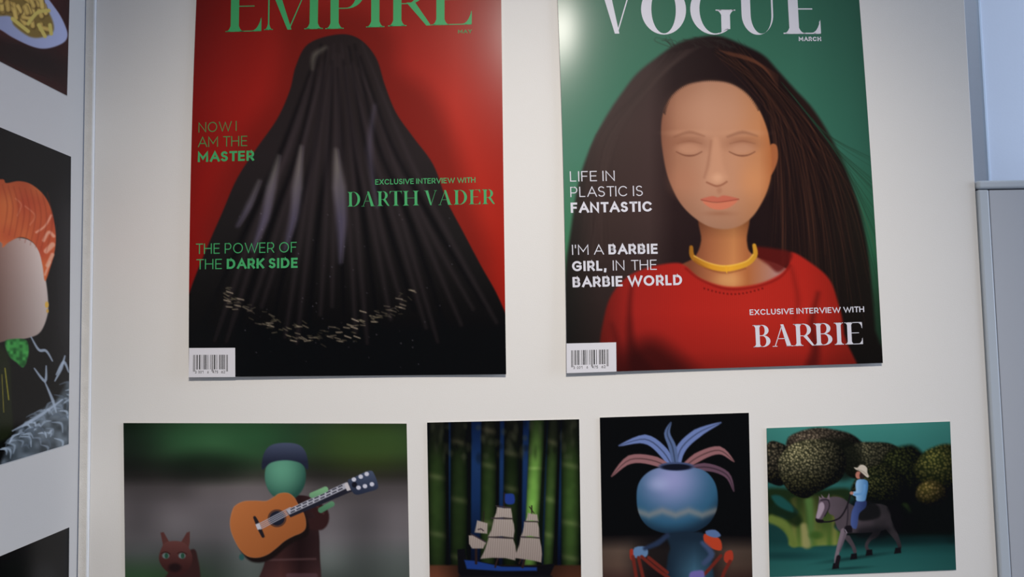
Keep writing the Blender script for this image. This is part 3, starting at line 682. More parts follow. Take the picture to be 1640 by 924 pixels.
# ------------------------------------------------------------------ lower row of photographs
flat = lambda u, v: 0.0010 + 0.0006 * (2 * u - 1) ** 2 * (1 - v) + 0.0004 * v
def guitar_photo():
    S = Sheet('photo_print', 'wide photo print of a toy figure playing a guitar beside a brown toy cat', [(197.6, 677.4), (201, 980)], [(651.3, 678.3), (657, 982)], P_MAIN, N_MAIN, flat, 1.15, 'photo prints in the lower row')
    q = S.pic()
    def bgf(x, y, o=None):
        c = grad(1, [(677, (34, 48, 34)), (700, (38, 56, 40)), (725, (40, 56, 40)), (745, (38, 44, 34)), (762, (48, 46, 42)), (780, (86, 80, 80)), (810, (98, 92, 94)), (860, (98, 94, 96)), (890, (82, 86, 84)), (924, (70, 76, 72)), (980, (60, 64, 58))])(x, y)
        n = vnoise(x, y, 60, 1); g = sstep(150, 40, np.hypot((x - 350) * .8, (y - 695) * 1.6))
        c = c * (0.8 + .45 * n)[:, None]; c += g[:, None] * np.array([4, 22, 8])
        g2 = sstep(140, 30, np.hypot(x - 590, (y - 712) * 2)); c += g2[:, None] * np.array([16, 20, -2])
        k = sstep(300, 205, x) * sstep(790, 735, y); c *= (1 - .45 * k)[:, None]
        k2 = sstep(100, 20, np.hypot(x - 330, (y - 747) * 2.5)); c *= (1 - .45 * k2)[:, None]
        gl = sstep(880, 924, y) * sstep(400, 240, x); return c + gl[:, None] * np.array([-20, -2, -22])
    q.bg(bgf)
    ifg = q.ident('printed_toy_figure', 'brown toy figure with plain green head')
    q.poly([(438, 806), (452, 795), (490, 794), (506, 806), (508, 830), (512, 880), (506, 980), (412, 980), (410, 940), (424, 900), (430, 850)], lambda x, y, o: grad(0, [(415, (54, 34, 34)), (450, (70, 42, 40)), (480, (40, 24, 24)), (506, (56, 36, 36))])(x, y) * np.interp(y, [800, 860, 890, 924], [1, .75, .8, 1.1])[:, None], soft=1.5, id=ifg)
    q.line([(498, 806), (515, 822), (512, 838), (488, 838)], [16, 22, 22, 14], (50, 29, 28), soft=2, id=ifg)
    q.line([(504, 806), (518, 822)], [3, 3], (88, 56, 54), soft=2, alpha=.6)
    q.line([(418, 897), (505, 895)], 3, (96, 70, 70), soft=2, alpha=.6); q.line([(462, 922), (505, 922)], 8, (92, 66, 72), soft=2, alpha=.6)
    q.ell(457, 762, 33, 40, lambda x, y, o: mixc((92, 150, 124), (38, 74, 64), np.clip(np.hypot((x - 450) / 42, (y - 750) / 50) ** 2, 0, 1)), soft=1.5, id=ifg)
    q.poly([(420, 752), (422, 728), (434, 713), (458, 709), (480, 713), (491, 728), (493, 752), (480, 741), (457, 737), (434, 741)], lambda x, y, o: mixc((70, 78, 100), (34, 38, 54), np.clip((y - 710) / 30, 0, 1)), soft=1.5, id=ifg)
    # guitar
    sc = lambda L, o=(0, 0): [(360 + a / 5.135 + o[0], 740 + b / 5.135 + o[1]) for a, b in L]
    body = [(75, 370), (150, 325), (250, 318), (340, 320), (400, 290), (450, 258), (520, 255), (570, 290), (600, 340), (640, 400), (664, 470), (664, 540), (630, 580), (560, 610), (490, 650), (420, 710), (350, 760), (270, 785), (190, 775), (130, 725), (85, 650), (50, 560), (45, 470)]
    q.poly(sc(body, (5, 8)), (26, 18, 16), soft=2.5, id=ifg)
    q.ell(387, 892, 4, 5, (44, 84, 82), soft=1.5)
    ig = q.ident('printed_guitar', 'orange-brown acoustic guitar')
    q.poly(sc(body), lambda x, y, o: mixc((186, 112, 62), (148, 84, 44), np.clip((x - 370 + y - 790) / 190, 0, 1)), soft=1.0, id=ig)
    q.line(sc(body + [body[0]]), 1.2, (206, 140, 96), soft=1, alpha=.35)
    cx, cy = 360 + 430 / 5.135, 740 + 462 / 5.135
    q.ell(cx, cy, 14.8, 14.2, (62, 44, 40), soft=.8); q.ell(cx, cy, 13.4, 12.8, (150, 92, 56), soft=.7, alpha=.6); q.ell(cx, cy, 12.3, 11.8, (30, 32, 44), soft=.8)
    q.line(sc([(245, 455), (262, 490), (285, 545), (315, 610)]), [4.5, 6, 6.5, 5], (34, 30, 34), soft=.9)
    q.poly(sc([(252, 512), (285, 500), (303, 545), (270, 558)]), (190, 188, 194), soft=.7, sm=False)
    for o in (-30, -12, 6, 24):
        q.line(sc([(292, 530 + o * .9), (540, 400 + o * .9)]), 1.25, (172, 172, 184), soft=.7, sm=False)
    q.poly(sc([(505, 400), (1000, 165), (1050, 240), (540, 455)]), (34, 34, 44), soft=.8, sm=False, id=ig)
    q.poly(sc([(505, 395), (1000, 165), (1024, 205), (530, 432)]), (168, 168, 178), soft=.8, sm=False, id=ig)
    for i in range(9):
        t = i / 9; a = 545 + t * 440; b = 398 - t * 206
        for dy in (-12, 12): q.line(sc([(a, b + dy + 3), (a + 28, b - 13 + dy + 3)]), 1.9, (40, 40, 52), soft=.6, sm=False)
    q.poly(sc([(982, 182), (1010, 165), (1036, 228), (1006, 238)]), (196, 190, 192), soft=.8, sm=False, id=ig)
    q.poly(sc([(1012, 152), (1060, 128), (1130, 92), (1195, 70), (1226, 92), (1262, 190), (1245, 225), (1180, 245), (1100, 268), (1060, 258), (1035, 215)]), lambda x, y, o: mixc((70, 80, 102), (40, 46, 64), np.clip((y - 755) / 35, 0, 1)), soft=1, id=ig, n=3)
    q.ell(*sc([(1066, 186)])[0], 4.2, 4.6, (24, 24, 32), soft=1)
    for a, b in ((1062, 143), (1118, 120), (1167, 98), (1100, 210), (1153, 198), (1210, 182)): q.ell(*sc([(a, b)])[0], 3.6, 3.4, (196, 196, 208), soft=.8)
    for L in ([(718, 272), (770, 250), (828, 224)], [(790, 395), (830, 372), (880, 345)]):
        q.line(sc(L), [9, 9, 9], lambda x, y, o: mixc((120, 168, 124), (74, 120, 90), np.clip((y - 785) / 30, 0, 1)), soft=1, id=ifg)
    # brown toy cat
    ic = q.ident('printed_toy_cat', 'brown toy cat with green eyes')
    q.poly([(306, 880), (318, 900), (322, 940), (322, 985), (262, 985), (262, 930)], (52, 30, 28), soft=2, id=ic)
    for P in ([(257, 853), (262, 852), (271, 868), (268, 876), (262, 878)], [(290, 868), (299, 853), (304, 851), (304, 868), (302, 878)]): q.poly(P, (86, 50, 46), soft=1, sm=False, id=ic)
    q.poly([(267, 868), (292, 868), (305, 882), (308, 898), (300, 914), (284, 922), (266, 914), (255, 898), (257, 882)], lambda x, y, o: mixc((98, 58, 54), (56, 28, 26), np.clip((y - 868) / 45, 0, 1)), soft=1.4, id=ic)
    for ex in (265.5, 291.5):
        q.ell(ex, 890, 5.5, 4.5, (104, 122, 122), soft=1.4); q.ell(ex + 1, 890, 3, 4.4, (38, 74, 56), soft=.8); q.line([(ex - 7, 886), (ex, 884), (ex + 7, 887)], 1.2, (40, 20, 18), soft=.8)
    q.ell(280, 909, 10, 7, (32, 18, 18), soft=3); q.ell(280, 960, 18, 30, (70, 44, 40), soft=4)
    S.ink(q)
guitar_photo()

def ship_photo():
    S = Sheet('photo_print', 'upright photo print of a toy sailing ship before green stalks', [(684, 676.7), (690, 1020)], [(927.6, 671.4), (932, 1012)], P_MAIN, N_MAIN, flat, 1.15, 'photo prints in the lower row')
    q = S.pic(); f = lambda L: [(670 + a / 3.372, 650 + b / 3.372) for a, b in L]
    q.bg(lambda x, y, o=None: grad(1, [(670, (10, 22, 50)), (740, (24, 48, 88)), (800, (20, 42, 80)), (900, (8, 14, 30)), (1000, (6, 6, 8))])(x, y))
    ist = q.ident('printed_green_stalks', 'row of green stalks')
    for (xa, xb, wd, br, tone) in ((105, 110, 118, .62, 0), (230, 225, 112, .5, 1), (390, 380, 100, .62, 2), (515, 500, 100, .42, 3), (650, 600, 96, 1.7, 4), (735, 700, 74, .8, 5), (830, 830, 118, .85, 6), (20, 20, 40, .3, 7)):
        def stalk(x, y, o, xa=xa, xb=xb, wd=wd, br=br, tone=tone):
            t = (y - 672) / 250; c = 670 + (xa + (xb - xa) * t) / 3.372; u = (x - c) / (wd / 3.372 / 2)
            sh = np.clip(1 - abs(u + .15) ** 2, 0.12, 1); n = vnoise(x, y, 9, tone) * .5 + vnoise(x, y, 30, tone + 3) * .5
            g = np.interp(y, [672, 700, 740, 800, 870, 924], [.25, .45, .75, .95, .85, .5])
            base = mixc((48, 72, 30), (66, 92, 42), n) * (sh * g * br * 1.25)[:, None]
            node = sum(np.exp(-((y - (672 + (tone * 37 + j * 92) % 240) - 3 * u) / 5) ** 2) for j in range(3)) if br < 1.2 else np.exp(-((y - 750) / 3) ** 2)
            top = sstep(745, 690, y) * (.55 if br < 1.2 else .1)
            base = base * (1 - top[:, None]) + np.array([26, 24, 20]) * top[:, None] * sh[:, None]
            return base + (node * sh * 26)[:, None] * np.array([1.1, .95, .8])
        q.poly(f([(xa - wd / 2, 60), (xa + wd / 2, 60), (xb + wd / 2, 1250), (xb - wd / 2, 1250)]), stalk, soft=2.2, sm=False, id=ist)
    for i in range(60):
        rr = random.Random(i); x = rr.uniform(690, 925); y = rr.uniform(676, 735); q.ell(x, y, rr.uniform(2, 5), rr.uniform(4, 9), (64, 66, 50) if i % 3 else (8, 8, 6), soft=3, alpha=.35)
    q.poly([(680, 905), (940, 905), (940, 1025), (680, 1025)], lambda x, y, o: grad(1, [(905, (84, 50, 34)), (924, (104, 60, 42)), (1020, (70, 40, 28))])(x, y) * np.interp(x, [700, 735, 880, 910], [1, .5, .5, .7])[:, None], soft=2.5, sm=False)
    ish = q.ident('printed_toy_ship', 'toy sailing ship with white sails and blue deck')
    q.poly(f([(210, 775), (250, 770), (262, 830), (450, 862), (640, 862), (740, 850), (715, 905), (700, 960), (260, 960), (215, 900)]), (14, 13, 16), soft=1.5, id=ish, sm=False)
    q.poly(f([(248, 832), (300, 836), (450, 868), (640, 872), (640, 890), (450, 892), (262, 880)]), (28, 54, 118), soft=1.5, id=ish, sm=False)
    q.poly([(734, 922), (885, 922), (872, 960), (748, 960)], (20, 19, 22), soft=1.5, id=ish, sm=False)
    for L, w_ in (([(465, 470), (462, 560)], 2), ([(612, 540), (612, 600)], 2), ([(355, 570), (350, 640)], 1.2), ([(312, 760), (312, 850)], 4), ([(430, 820), (415, 870)], 3), ([(572, 830), (563, 870)], 4), ([(555, 825), (545, 850)], 3), ([(600, 545), (625, 580)], 1.5)):
        q.line(f(L), w_, (40, 28, 26), soft=.9, id=ish)
    sail = lambda x, y, o: mixc((172, 160, 150), (128, 114, 108), np.clip(.5 + .5 * np.sin(x * 1.75 + (y - 800) * .12), 0, 1) * .55 + np.clip((y - 820) / 200, 0, .4))
    for L in ([(425, 546), (462, 552), (500, 552), (505, 580), (508, 608), (460, 602), (408, 606), (420, 578)], [(408, 610), (508, 612), (516, 640), (520, 675), (514, 712), (450, 704), (375, 708), (394, 672), (402, 640)], [(380, 710), (512, 718), (524, 755), (530, 800), (522, 834), (470, 822), (400, 820), (335, 826), (356, 785), (370, 745)],
              [(592, 578), (618, 584), (642, 586), (648, 624), (612, 618), (580, 622), (588, 602)], [(572, 624), (644, 628), (652, 660), (654, 712), (605, 702), (552, 708), (564, 680), (570, 650)], [(552, 710), (655, 716), (664, 760), (668, 800), (664, 846), (625, 836), (570, 828), (512, 820), (532, 785), (545, 750)],
              [(318, 618), (374, 634), (372, 690), (304, 684)], [(272, 700), (300, 698), (366, 738), (350, 770), (290, 770), (274, 745)]):
        q.poly(f(L), sail, soft=1.3, sm=False, id=ish)
    for L in ([(420, 540), (500, 550)], [(395, 606), (508, 608)], [(376, 708), (515, 714)], [(574, 624), (648, 626)], [(552, 708), (656, 712)], [(285, 692), (366, 736)], [(322, 668), (338, 664), (352, 674)]):
        q.line(f(L), 1.8, (58, 46, 52), soft=.9, sm=False)
    q.poly(f([(468, 480), (480, 474), (515, 478), (520, 520), (500, 532), (470, 524)]), (34, 56, 128), soft=1.5, id=ish)
    S.ink(q)
ship_photo()

def blue_photo():
    S = Sheet('photo_print', 'upright photo print of a blue-grey round vase with leaves on black', [(960.7, 668.7), (967, 1012)], [(1199.3, 661), (1207, 1004)], P_MAIN, N_MAIN, flat, 1.15, 'photo prints in the lower row')
    q = S.pic(); f = lambda L: [(950 + a / 3.374, 650 + b / 3.374) for a, b in L]
    q.bg(lambda x, y, o=None: grad(1, [(660, (7, 7, 9)), (855, (9, 8, 9)), (868, (46, 38, 34)), (882, (86, 70, 60)), (905, (84, 66, 56)), (930, (60, 40, 36)), (1000, (24, 18, 18))])(x, y) * np.interp(x, [960, 1010, 1080, 1140, 1200], [.9, 1.1, .8, .95, .8])[:, None])
    q.ell(1082, 900, 70, 60, (14, 12, 14), soft=22, alpha=.75)
    il = q.ident('printed_leaves', 'slender dusty pink and blue leaves')
    for i, (P_, w_, c) in enumerate((([(445, 360), (380, 250), (280, 180), (140, 215)], [10, 16, 15, 2], (104, 122, 172)), ([(440, 360), (340, 300), (200, 290), (100, 380)], [8, 15, 14, 2], (142, 98, 100)), ([(450, 360), (470, 240), (560, 150), (690, 90)], [10, 16, 15, 2], (104, 122, 172)),
                             ([(460, 360), (560, 280), (680, 240), (760, 300)], [8, 15, 13, 2], (142, 98, 100)), ([(450, 360), (430, 230), (400, 150), (420, 90)], [8, 13, 10, 2], (84, 102, 140)), ([(455, 360), (600, 330), (720, 370), (760, 460)], [8, 13, 10, 2], (96, 70, 84)))):
        q.line(f(P_), w_, c, soft=1.3, id=il); q.line(f(P_), [1.5, 2, 1], tuple(v * .6 for v in c), soft=1.2)
    iv = q.ident('printed_vase', 'round blue-grey vase')
    def ball(x, y, o):
        u = (x - 1082) / 64; v = (y - 795) / 60
        t = np.clip(np.hypot(u + .1, v + .45) / 1.45, 0, 1)
        c = mixc((142, 146, 190), (46, 88, 116), sstep(0, .85, t)); c = mixc(c, (24, 40, 56), sstep(.75, 1.05, t))
        band = np.exp(-((v - .38 - .12 * np.abs(((u * 3.0) % 2) - 1)) / .10) ** 2); return mixc(c, (150, 140, 128), band * .55)
    q.poly(f([(235, 470), (256, 400), (310, 350), (380, 330), (450, 328), (520, 330), (600, 350), (650, 400), (672, 470), (668, 560), (620, 640), (530, 685), (400, 690), (300, 655), (246, 580)]), ball, soft=1.3, id=iv)
    q.ell(1083, 747, 28, 7, (66, 78, 112), soft=1.2, id=iv); q.ell(1083, 748, 24, 5, (18, 20, 32), soft=1.2)
    q.ell(1055, 775, 14, 9, (170, 178, 214), soft=9, alpha=.5)
    ipd = q.ident('printed_pedestal', 'dark teal pedestal')
    q.poly(f([(410, 690), (590, 685), (600, 760), (640, 830), (650, 1200), (380, 1200), (400, 850), (415, 770)]), lambda x, y, o: mixc((26, 40, 54), (58, 92, 112), np.clip((y - 862) / 50, 0, 1) * np.clip(1 - abs(x - 1112) / 40, 0, 1)), soft=3, id=ipd)
    ib = q.ident('printed_red_blocks', 'orange-red and blue toy blocks')
    for L, c in (([(600, 692), (655, 700), (690, 728), (692, 780), (640, 770), (602, 740)], (176, 62, 36)), ([(610, 675), (660, 670), (690, 700), (660, 712), (615, 698)], (84, 108, 150)),
                 ([(715, 790), (750, 782), (756, 830), (725, 850), (706, 830)], (160, 54, 36)), ([(225, 765), (285, 762), (296, 800), (270, 822), (215, 815)], (92, 122, 158)), ([(198, 780), (215, 775), (215, 830), (200, 825)], (150, 48, 34))):
        q.poly(f(L), c, soft=1.3, id=ib, n=3)
    for L in ([(215, 815), (235, 940), (250, 1050)], [(262, 815), (340, 880), (410, 930)], [(245, 820), (268, 920), (290, 1020)], [(740, 840), (700, 920), (680, 1040)], [(690, 810), (610, 900), (570, 930)], [(300, 820), (400, 900)]):
        q.line(f(L), 5.5, (104, 38, 30), soft=1.5, id=ib)
    q.line(f([(590, 740), (640, 800), (600, 850)]), [6, 10, 8], (60, 74, 104), soft=3); q.line(f([(280, 770), (350, 740), (400, 700)]), [6, 9, 8], (38, 50, 74), soft=3)
    q.poly(f([(520, 910), (560, 890), (600, 900), (590, 1000), (530, 1000)]), (108, 98, 160), soft=2)
    S.ink(q)
blue_photo()

def rider_photo():
    S = Sheet('photo_print', 'photo print of a toy rider on a grey horse beside broccoli', [(1227.7, 685.7), (1232.9, 924)], [(1521.6, 674.9), (1531.4, 912.6)], P_MAIN, N_MAIN, flat, 1.1, 'photo prints in the lower row')
    q = S.pic(); f = lambda L: [(1210 + a / 3.5, 660 + b / 3.5) for a, b in L]; g = lambda L: [(1290 + a / 4.865, 730 + b / 4.865) for a, b in L]
    q.bg(lambda x, y, o=None: grad(1, [(675, (62, 128, 118)), (760, (44, 100, 94)), (830, (24, 56, 54)), (868, (22, 58, 56)), (890, (34, 84, 80)), (925, (42, 94, 88))])(x, y) * np.interp(x, [1228, 1300, 1450, 1530], [.95, 1.05, 1, .9])[:, None])
    q.ell(1250, 890, 60, 6, (18, 48, 48), soft=6, alpha=.7)
    ibr = q.ident('printed_broccoli', 'heads of broccoli like trees')
    stem = lambda x, y, o: mixc((54, 84, 32), (120, 122, 62), vnoise(x * 2.2, y * .3, 18, 2)) * np.interp(y, [780, 820, 875], [.42, .7, 1.15])[:, None]
    q.poly(f([(760, 500), (1000, 380), (1110, 380), (1118, 700), (1000, 705), (560, 720), (480, 700), (520, 560)]), (10, 12, 9), soft=8, id=ibr)
    q.poly(f([(62, 430), (300, 440), (520, 430), (520, 520), (470, 600), (440, 640), (300, 600), (240, 560), (190, 520), (120, 500), (64, 540)]), (26, 40, 20), soft=5, id=ibr)
    q.poly(f([(75, 560), (180, 600), (240, 560), (200, 480), (480, 470), (470, 560), (440, 640), (480, 680), (470, 740), (380, 748), (200, 752), (180, 690), (80, 600)]), stem, soft=3, id=ibr)
    q.poly(f([(60, 480), (180, 520), (250, 580), (260, 620), (220, 640), (150, 590), (70, 580)]), (18, 30, 14), soft=5, alpha=.85, id=ibr)
    q.line(f([(90, 600), (170, 640), (215, 740)]), [14, 12, 10], (96, 112, 50), soft=4); q.line(f([(300, 500), (310, 620), (300, 740)]), [14, 10, 12], (74, 104, 52), soft=5); q.line(f([(270, 640), (285, 740)]), [10, 14], (150, 142, 92), soft=4, alpha=.8)
    q.ell(1307, 857, 10, 6, (58, 86, 34), soft=4)
    q.poly(f([(600, 560), (660, 440), (760, 380), (850, 520), (860, 560), (780, 480), (700, 500), (640, 560)]), (56, 78, 30), soft=5, id=ibr, alpha=.9)
    q.poly(f([(90, 470), (140, 470), (200, 520), (210, 560), (150, 540), (110, 510)]), (26, 72, 68), soft=3)
    def floret(cx, cy, rx, ry, lo, hi, s, seed, lf=(-.4, -.5)):
        def c(x, y, o):
            d, v = cells(x, y, s, seed); u = (x - cx) / rx; w2 = (y - cy) / ry
            light = np.clip(1.0 - np.hypot(u - lf[0], w2 - lf[1]) * .62, .12, 1)
            k = sstep(.68, .1, d) * (.4 + .7 * v) + .16
            base = mixc(lo, hi, k); yel = sstep(.1, .7, w2)[:, None] * np.array([10, 12, -12]) * k[:, None]
            return (base + yel) * light[:, None]
        return c
    P = lambda cx, cy, rx, ry, sd: [(cx + rx * math.cos(a) * (1 + .05 * math.sin(5 * a + sd)), cy + ry * math.sin(a) * (1 + .06 * math.cos(4 * a + sd))) for a in [i * math.pi / 10 for i in range(20)]]
    for cx, cy, rx, ry, lo, hi, s, sd, sf in ((1318, 712, 62, 26, (44, 38, 30), (128, 112, 92), 4.2, 1, 2.5), (1243, 742, 26, 36, (20, 20, 14), (116, 104, 82), 4.4, 2, 1.8), (1398, 738, 54, 32, (30, 32, 22), (112, 106, 78), 4.0, 3, 2.2),
        (1448, 760, 40, 48, (12, 16, 8), (58, 62, 30), 4.5, 4, 5), (1510, 752, 44, 40, (30, 40, 16), (112, 108, 52), 4.8, 5, 3.5), (1410, 782, 46, 36, (12, 18, 8), (78, 78, 42), 4.0, 6, 3), (1492, 790, 26, 20, (60, 56, 20), (142, 120, 66), 5, 7, 3.5)):
        q.poly(P(cx, cy, rx, ry, sd), floret(cx, cy, rx, ry, lo, hi, s, sd), soft=sf, id=ibr)
    q.poly(P(1340, 735, 40, 36, 9), (14, 16, 10), soft=8, alpha=.8, id=ibr)
    q.poly([(1246, 742), (1256, 722), (1276, 708), (1306, 703), (1334, 708), (1350, 722), (1356, 745), (1346, 768), (1326, 780), (1306, 790), (1290, 798), (1268, 790), (1252, 770)], floret(1298, 745, 56, 48, (40, 42, 26), (176, 166, 122), 4.0, 11), soft=1.6, id=ibr)
    q.poly(f([(560, 480), (830, 520), (900, 620), (860, 690), (620, 690), (520, 600)]), (9, 11, 10), soft=9, alpha=.92)
    q.poly(f([(500, 690), (840, 690), (1116, 690), (1116, 730), (500, 760)]), (14, 34, 34), soft=7, sm=False, alpha=.8)
    # horse
    ih = q.ident('printed_horse', 'grey toy horse')
    hc = lambda x, y, o: mixc((104, 90, 98), (44, 40, 42), np.clip((x - 1305) / 110, 0, 1) * .9 + .15 * vnoise(x, y, 10, 2))
    q.ell(1372, 893, 42, 2.5, (14, 34, 34), soft=3, alpha=.7, rot=-8); q.ell(1360, 910, 24, 1.8, (18, 44, 44), soft=2.5, alpha=.7, rot=-4)
    for L, w_ in (([(560, 560), (545, 610), (500, 650), (475, 700), (492, 745)], [16, 10, 6, 5, 6]), ([(330, 640), (370, 700), (385, 745)], [9, 6, 6]), ([(620, 500), (680, 590), (720, 660), (735, 710)], [20, 12, 7, 6])):
        q.line(g(L), w_, hc, soft=1.2, id=ih)
    q.poly(g([(180, 335), (240, 318), (300, 335), (350, 375), (420, 400), (520, 375), (600, 378), (650, 410), (665, 480), (640, 560), (560, 590), (440, 600), (370, 600), (300, 600), (255, 575), (232, 520), (222, 470), (180, 440)]), hc, soft=1.4, id=ih)
    q.poly(g([(640, 400), (700, 380), (740, 440), (750, 560), (730, 600), (690, 560), (670, 470)]), (12, 11, 12), soft=3, id=ih)
    q.line(g([(300, 590), (275, 670), (252, 740), (240, 800), (240, 860)]), [11, 9, 6, 6, 6], (118, 104, 112), soft=1.1, id=ih); q.line(g([(310, 600), (290, 670), (268, 740)]), 3, (80, 70, 78), soft=2, alpha=.7)
    for cx, cy in ((234, 862), (375, 788), (495, 758), (718, 742)): q.poly(g([(cx - 18, cy - 25), (cx + 25, cy - 30), (cx + 28, cy + 15), (cx - 28, cy + 22)]), (20, 17, 20), soft=1, sm=False, id=ih)
    q.line(g([(258, 790), (244, 850)]), 7, (26, 22, 26), soft=1.2, id=ih)
    q.poly(g([(105, 345), (130, 325), (175, 335), (185, 385), (170, 430), (140, 480), (120, 505), (85, 505), (80, 475), (95, 420)]), (86, 72, 82), soft=1.2, id=ih)
    q.poly(g([(108, 372), (135, 362), (148, 400), (130, 450), (105, 488), (84, 478), (96, 420)]), (158, 140, 152), soft=1.4, id=ih)
    q.poly(g([(78, 490), (105, 495), (140, 500), (135, 522), (90, 518)]), (22, 17, 20), soft=1.2, id=ih)
    for L in ([(108, 345), (104, 312), (128, 335)], [(165, 335), (185, 290), (190, 340)], [(130, 330), (122, 300), (150, 330)]): q.poly(g(L), (116, 100, 108), soft=.8, sm=False, id=ih)
    q.line(g([(120, 345), (175, 345), (185, 400), (150, 470)]), 1.6, (34, 28, 34), soft=1); q.line(g([(140, 515), (200, 510), (270, 480), (320, 400), (350, 300)]), 2.4, (24, 20, 24), soft=1); q.line(g([(330, 380), (330, 470), (320, 560)]), 1.8, (40, 34, 40), soft=1.2)
    q.poly(g([(420, 360), (500, 350), (570, 395), (580, 470), (500, 500), (420, 500), (400, 440)]), (18, 18, 18), soft=3, alpha=.9, id=ih)
    q.poly(g([(420, 560), (640, 560), (600, 640), (420, 640)]), (12, 12, 14), soft=7, alpha=.6)
    # rider
    ir = q.ident('printed_rider', 'toy rider in pale hat, light blue shirt and jeans')
    q.poly(g([(400, 350), (470, 345), (470, 400), (420, 450), (405, 540), (390, 570), (355, 545), (358, 450), (380, 390)]), lambda x, y, o: mixc((70, 88, 142), (36, 46, 84), np.clip((x - 1362) / 26, 0, 1)), soft=1.2, id=ir)
    q.poly(g([(310, 550), (355, 545), (365, 590), (345, 600), (305, 590)]), (24, 20, 24), soft=1.2, id=ir); q.line(g([(308, 575), (322, 598)]), 1.4, (150, 140, 150), soft=.8)
    q.poly(g([(402, 190), (440, 180), (482, 195), (488, 240), (478, 300), (462, 350), (400, 350), (392, 318), (368, 305), (372, 280), (392, 272), (390, 225)]), lambda x, y, o: mixc((136, 178, 214), (66, 112, 160), np.clip((x - 1372) / 18, 0, 1)), soft=1.2, id=ir)
    q.line(g([(460, 230), (448, 290), (385, 300)]), [4, 4, 3], (96, 144, 190), soft=1.4); q.ell(*g([(360, 290)])[0], 3, 2.6, (170, 120, 104), soft=1, id=ir)
    q.ell(*g([(412, 150)])[0], 4.6, 6, (176, 114, 98), soft=1, id=ir); q.ell(*g([(440, 155)])[0], 4, 5.5, (44, 30, 28), soft=1.2, id=ir)
    q.poly(g([(378, 90), (405, 92), (425, 72), (455, 72), (480, 95), (482, 130), (494, 158), (480, 168), (450, 142), (420, 118), (395, 108)]), (196, 184, 168), soft=1.1, id=ir, n=3)
    q.line(g([(408, 105), (445, 120), (478, 145)]), 1.4, (150, 136, 120), soft=1, alpha=.7)
    S.ink(q)
rider_photo()

# ------------------------------------------------------------------ photographs on the side board
flat_s = lambda u, v: 0.0008 + 0.0 * u
def side_sheet(label, tl, tr, br, bl):
    # edges run off the frame towards us; pixel edges are extended along the same board
    return Sheet('photo_print', label, [tl, bl], [tr, br], P_SIDE, N_SIDE, flat_s, 1.1, 'photo prints on the side board')
def along(y0, slope, x): return y0 + slope * x
SE = 0.56
S = side_sheet('photo print of pasta on an oval plate, top of the side board', (-110, -330), (114.5, -120), (107.5, 153), (-110, 42))
q = S.pic()
q.bg(lambda x, y, o=None: mixc((42, 20, 20), (62, 24, 22), vnoise(x, y, 40, 3)) * np.interp(x, [0, 108], [1.1, .8])[:, None])
q.ell(35, 90, 80, 22, (20, 13, 14), soft=14, alpha=.8, rot=20)
ip = q.ident('printed_plate', 'pale oval plate')
q.poly([(-60, 10), (-20, -50), (60, -15), (90, 15), (106, 45), (107, 62), (95, 72), (72, 78), (50, 74), (20, 60), (-5, 45), (-50, 30)], lambda x, y, o: mixc((118, 122, 146), (140, 145, 172), np.clip((x + 10) / 110, 0, 1)), soft=1.5, id=ip)
ipa = q.ident('printed_pasta', 'yellow penne pasta')
q.poly([(-40, -20), (10, -40), (55, -20), (74, 12), (85, 36), (84, 52), (66, 60), (46, 58), (22, 40), (16, 26), (-20, 22)], (104, 84, 40), soft=2.5, id=ipa)
rs = np.random.default_rng(3)
n_ = 0
while n_ < 52:
    x = rs.uniform(-30, 80); y = rs.uniform(-38, 54)
    if y > 14 + x * .55 or (x > 20 and y < (x - 50) * 1.2 - 20) or x > 76: continue
    n_ += 1
    a = rs.uniform(.2, 1.7); L = rs.uniform(8, 15); c = rs.random()
    P_ = [(x - L * .4 * math.cos(a), y - L * .4 * math.sin(a)), (x + L * .5 * math.cos(a), y + L * .5 * math.sin(a))]
    q.line([(u + 1, v + 1.5) for u, v in P_], 9, (78, 58, 30), soft=1.5, alpha=.6); q.line(P_, 6.8, (150 + 26 * c, 122 + 26 * c, 62 + 16 * c), soft=1.4); q.line(P_, 1, (192, 170, 104), soft=1, alpha=.5)
for P_ in ([(62, 40), (72, 58)], [(80, 40), (82, 54)], [(45, 38), (60, 20), (78, 17)], [(20, 30), (45, 50)]): q.line(P_, 6, (168, 150, 78), soft=1.2)
S.ink(q, SE)

S = side_sheet('photo print of a cream ball in an orange cap, middle of the side board', (-110, 158), (113.8, 251), (110, 711), (-110, 777))
q = S.pic()
q.bg(lambda x, y, o=None: mixc((17, 16, 17), (36, 34, 35), np.clip(sstep(70, 112, x) * sstep(250, 380, y) * 1.0, 0, 1)) * np.interp(y, [250, 520, 600], [1, .9, .6])[:, None])
ihd = q.ident('printed_cream_ball', 'smooth cream ball')
q.poly([(-60, 380), (0, 382), (40, 382), (62, 400), (72, 440), (77, 480), (76, 505), (66, 530), (50, 540), (20, 544), (-60, 544)], lambda x, y, o: mixc((112, 84, 74), (182, 164, 154), np.clip((x + 5) / 75, 0, 1)) * np.interp(y, [385, 460, 545], [1.06, .92, .8])[:, None], soft=1.6, id=ihd)
icp = q.ident('printed_orange_cap', 'ridged orange cap')
q.poly([(-60, 300), (0, 287), (10, 293), (30, 290), (50, 295), (70, 312), (82, 335), (89, 370), (88, 400), (80, 430), (72, 450), (68, 425), (62, 402), (50, 386), (32, 380), (14, 388), (4, 396), (-2, 386), (-60, 370)],
       lambda x, y, o: mixc((150, 56, 34), (176, 92, 48), vnoise(x, y, 26, 5)) * np.interp(y, [288, 330, 420], [.9, 1, 1.05])[:, None], soft=1.5, id=icp)
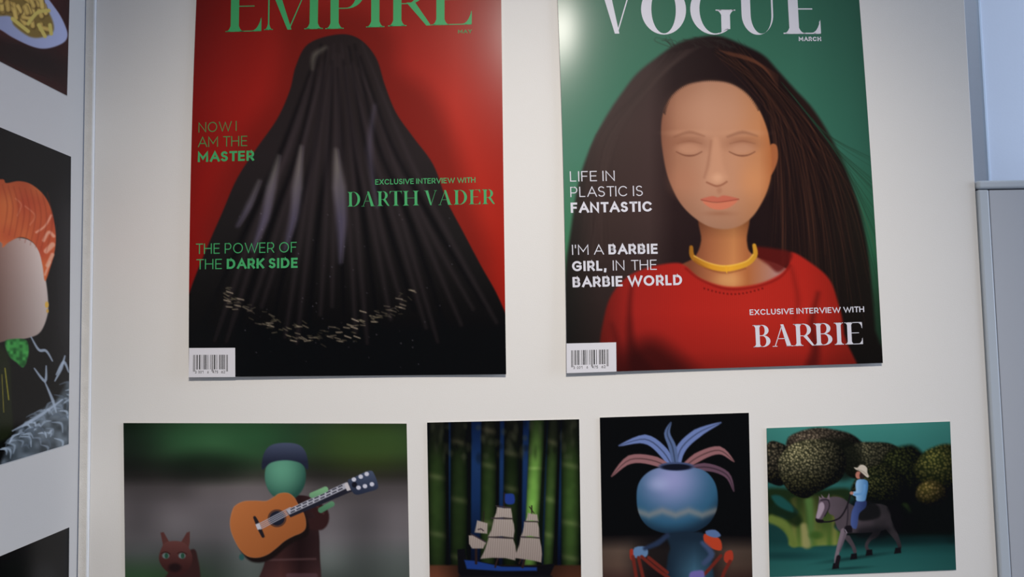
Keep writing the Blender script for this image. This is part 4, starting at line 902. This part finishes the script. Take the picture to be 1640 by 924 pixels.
for i, (P_, w_) in enumerate((([(58, 372), (72, 362), (82, 345)], 3), ([(70, 385), (78, 372), (86, 378)], 5), ([(74, 402), (84, 392)], 8), ([(76, 425), (84, 408)], 6), ([(40, 330), (56, 345), (48, 360)], 1.6), ([(25, 318), (34, 328), (28, 345)], 1.6), ([(72, 440), (80, 420)], 3))):
    q.line(P_, w_, (206, 150, 124), soft=2, alpha=.75 if i not in (4, 5) else .35)
for i in range(9): q.line([(4 + i * 9, 296 + i * 1.5), (12 + i * 9, 330 + i * 3), (6 + i * 8.5, 372 + i * 4)], [1, 2, 1], (112, 38, 24), soft=2, alpha=.4)
q.ell(75, 488, 3, 5, (180, 140, 60), soft=1); q.ell(76, 498, 2, 3, (170, 130, 60), soft=1)
q.poly([(8, 548), (20, 543), (42, 545), (46, 565), (38, 588), (26, 580), (14, 570)], lambda x, y, o: mixc((20, 66, 28), (60, 136, 62), vnoise(x, y, 5, 1)), soft=2, id=q.ident('printed_green_ribbon', None))
q.poly([(-60, 560), (8, 560), (18, 640), (14, 700), (-60, 700)], (22, 26, 14), soft=4); q.line([(8, 590), (14, 640)], 1.6, (130, 120, 40), soft=1.2); q.line([(3, 600), (6, 660)], 1.2, (110, 100, 40), soft=1.2)
isl = q.ident('printed_silver_shreds', 'silver paper shreds')
q.poly([(0, 745), (20, 700), (50, 668), (90, 640), (112, 615), (112, 720), (0, 760)], lambda x, y, o: mixc((44, 50, 54), (110, 120, 128), vnoise(x, y, 9, 8)), soft=4, alpha=.85, id=isl)
rs = np.random.default_rng(9)
for i in range(70):
    x = rs.uniform(0, 108); y = 720 - x * .55 * rs.random() - rs.uniform(0, 90) * (x / 108); a = rs.uniform(-1.5, .6); L = rs.uniform(8, 24); c = rs.random()
    q.line([(x, y), (x + L * .5 * math.cos(a) + 3, y + L * .5 * math.sin(a)), (x + L * math.cos(a + .6), y + L * math.sin(a + .6))], [1, 4, 1], (66 + 90 * c, 74 + 94 * c, 82 + 98 * c), soft=1.2, alpha=.75, id=isl if c > .5 else None)
for P_ in ([(50, 540), (62, 560), (74, 562), (84, 578)], [(90, 600), (102, 580), (110, 596)], [(72, 612), (84, 640), (90, 660)], [(88, 610), (98, 590), (104, 570)], [(55, 590), (72, 610), (74, 586)], [(20, 690), (60, 668), (100, 640)]):
    q.line(P_, [2, 5, 2], (136, 146, 158), soft=1.3, alpha=.85, id=isl)
S.ink(q, SE)

S = side_sheet('black photo print low on the side board, cut by the frame', (-110, 937), (111, 844.4), (108, 1180), (-110, 1330))
q = S.pic(); q.bg(lambda x, y, o=None: mixc((10, 10, 11), (26, 26, 27), np.clip(sstep(40, 70, x) * sstep(110, 80, x) * sstep(880, 930, y), 0, 1)))
S.ink(q, SE)
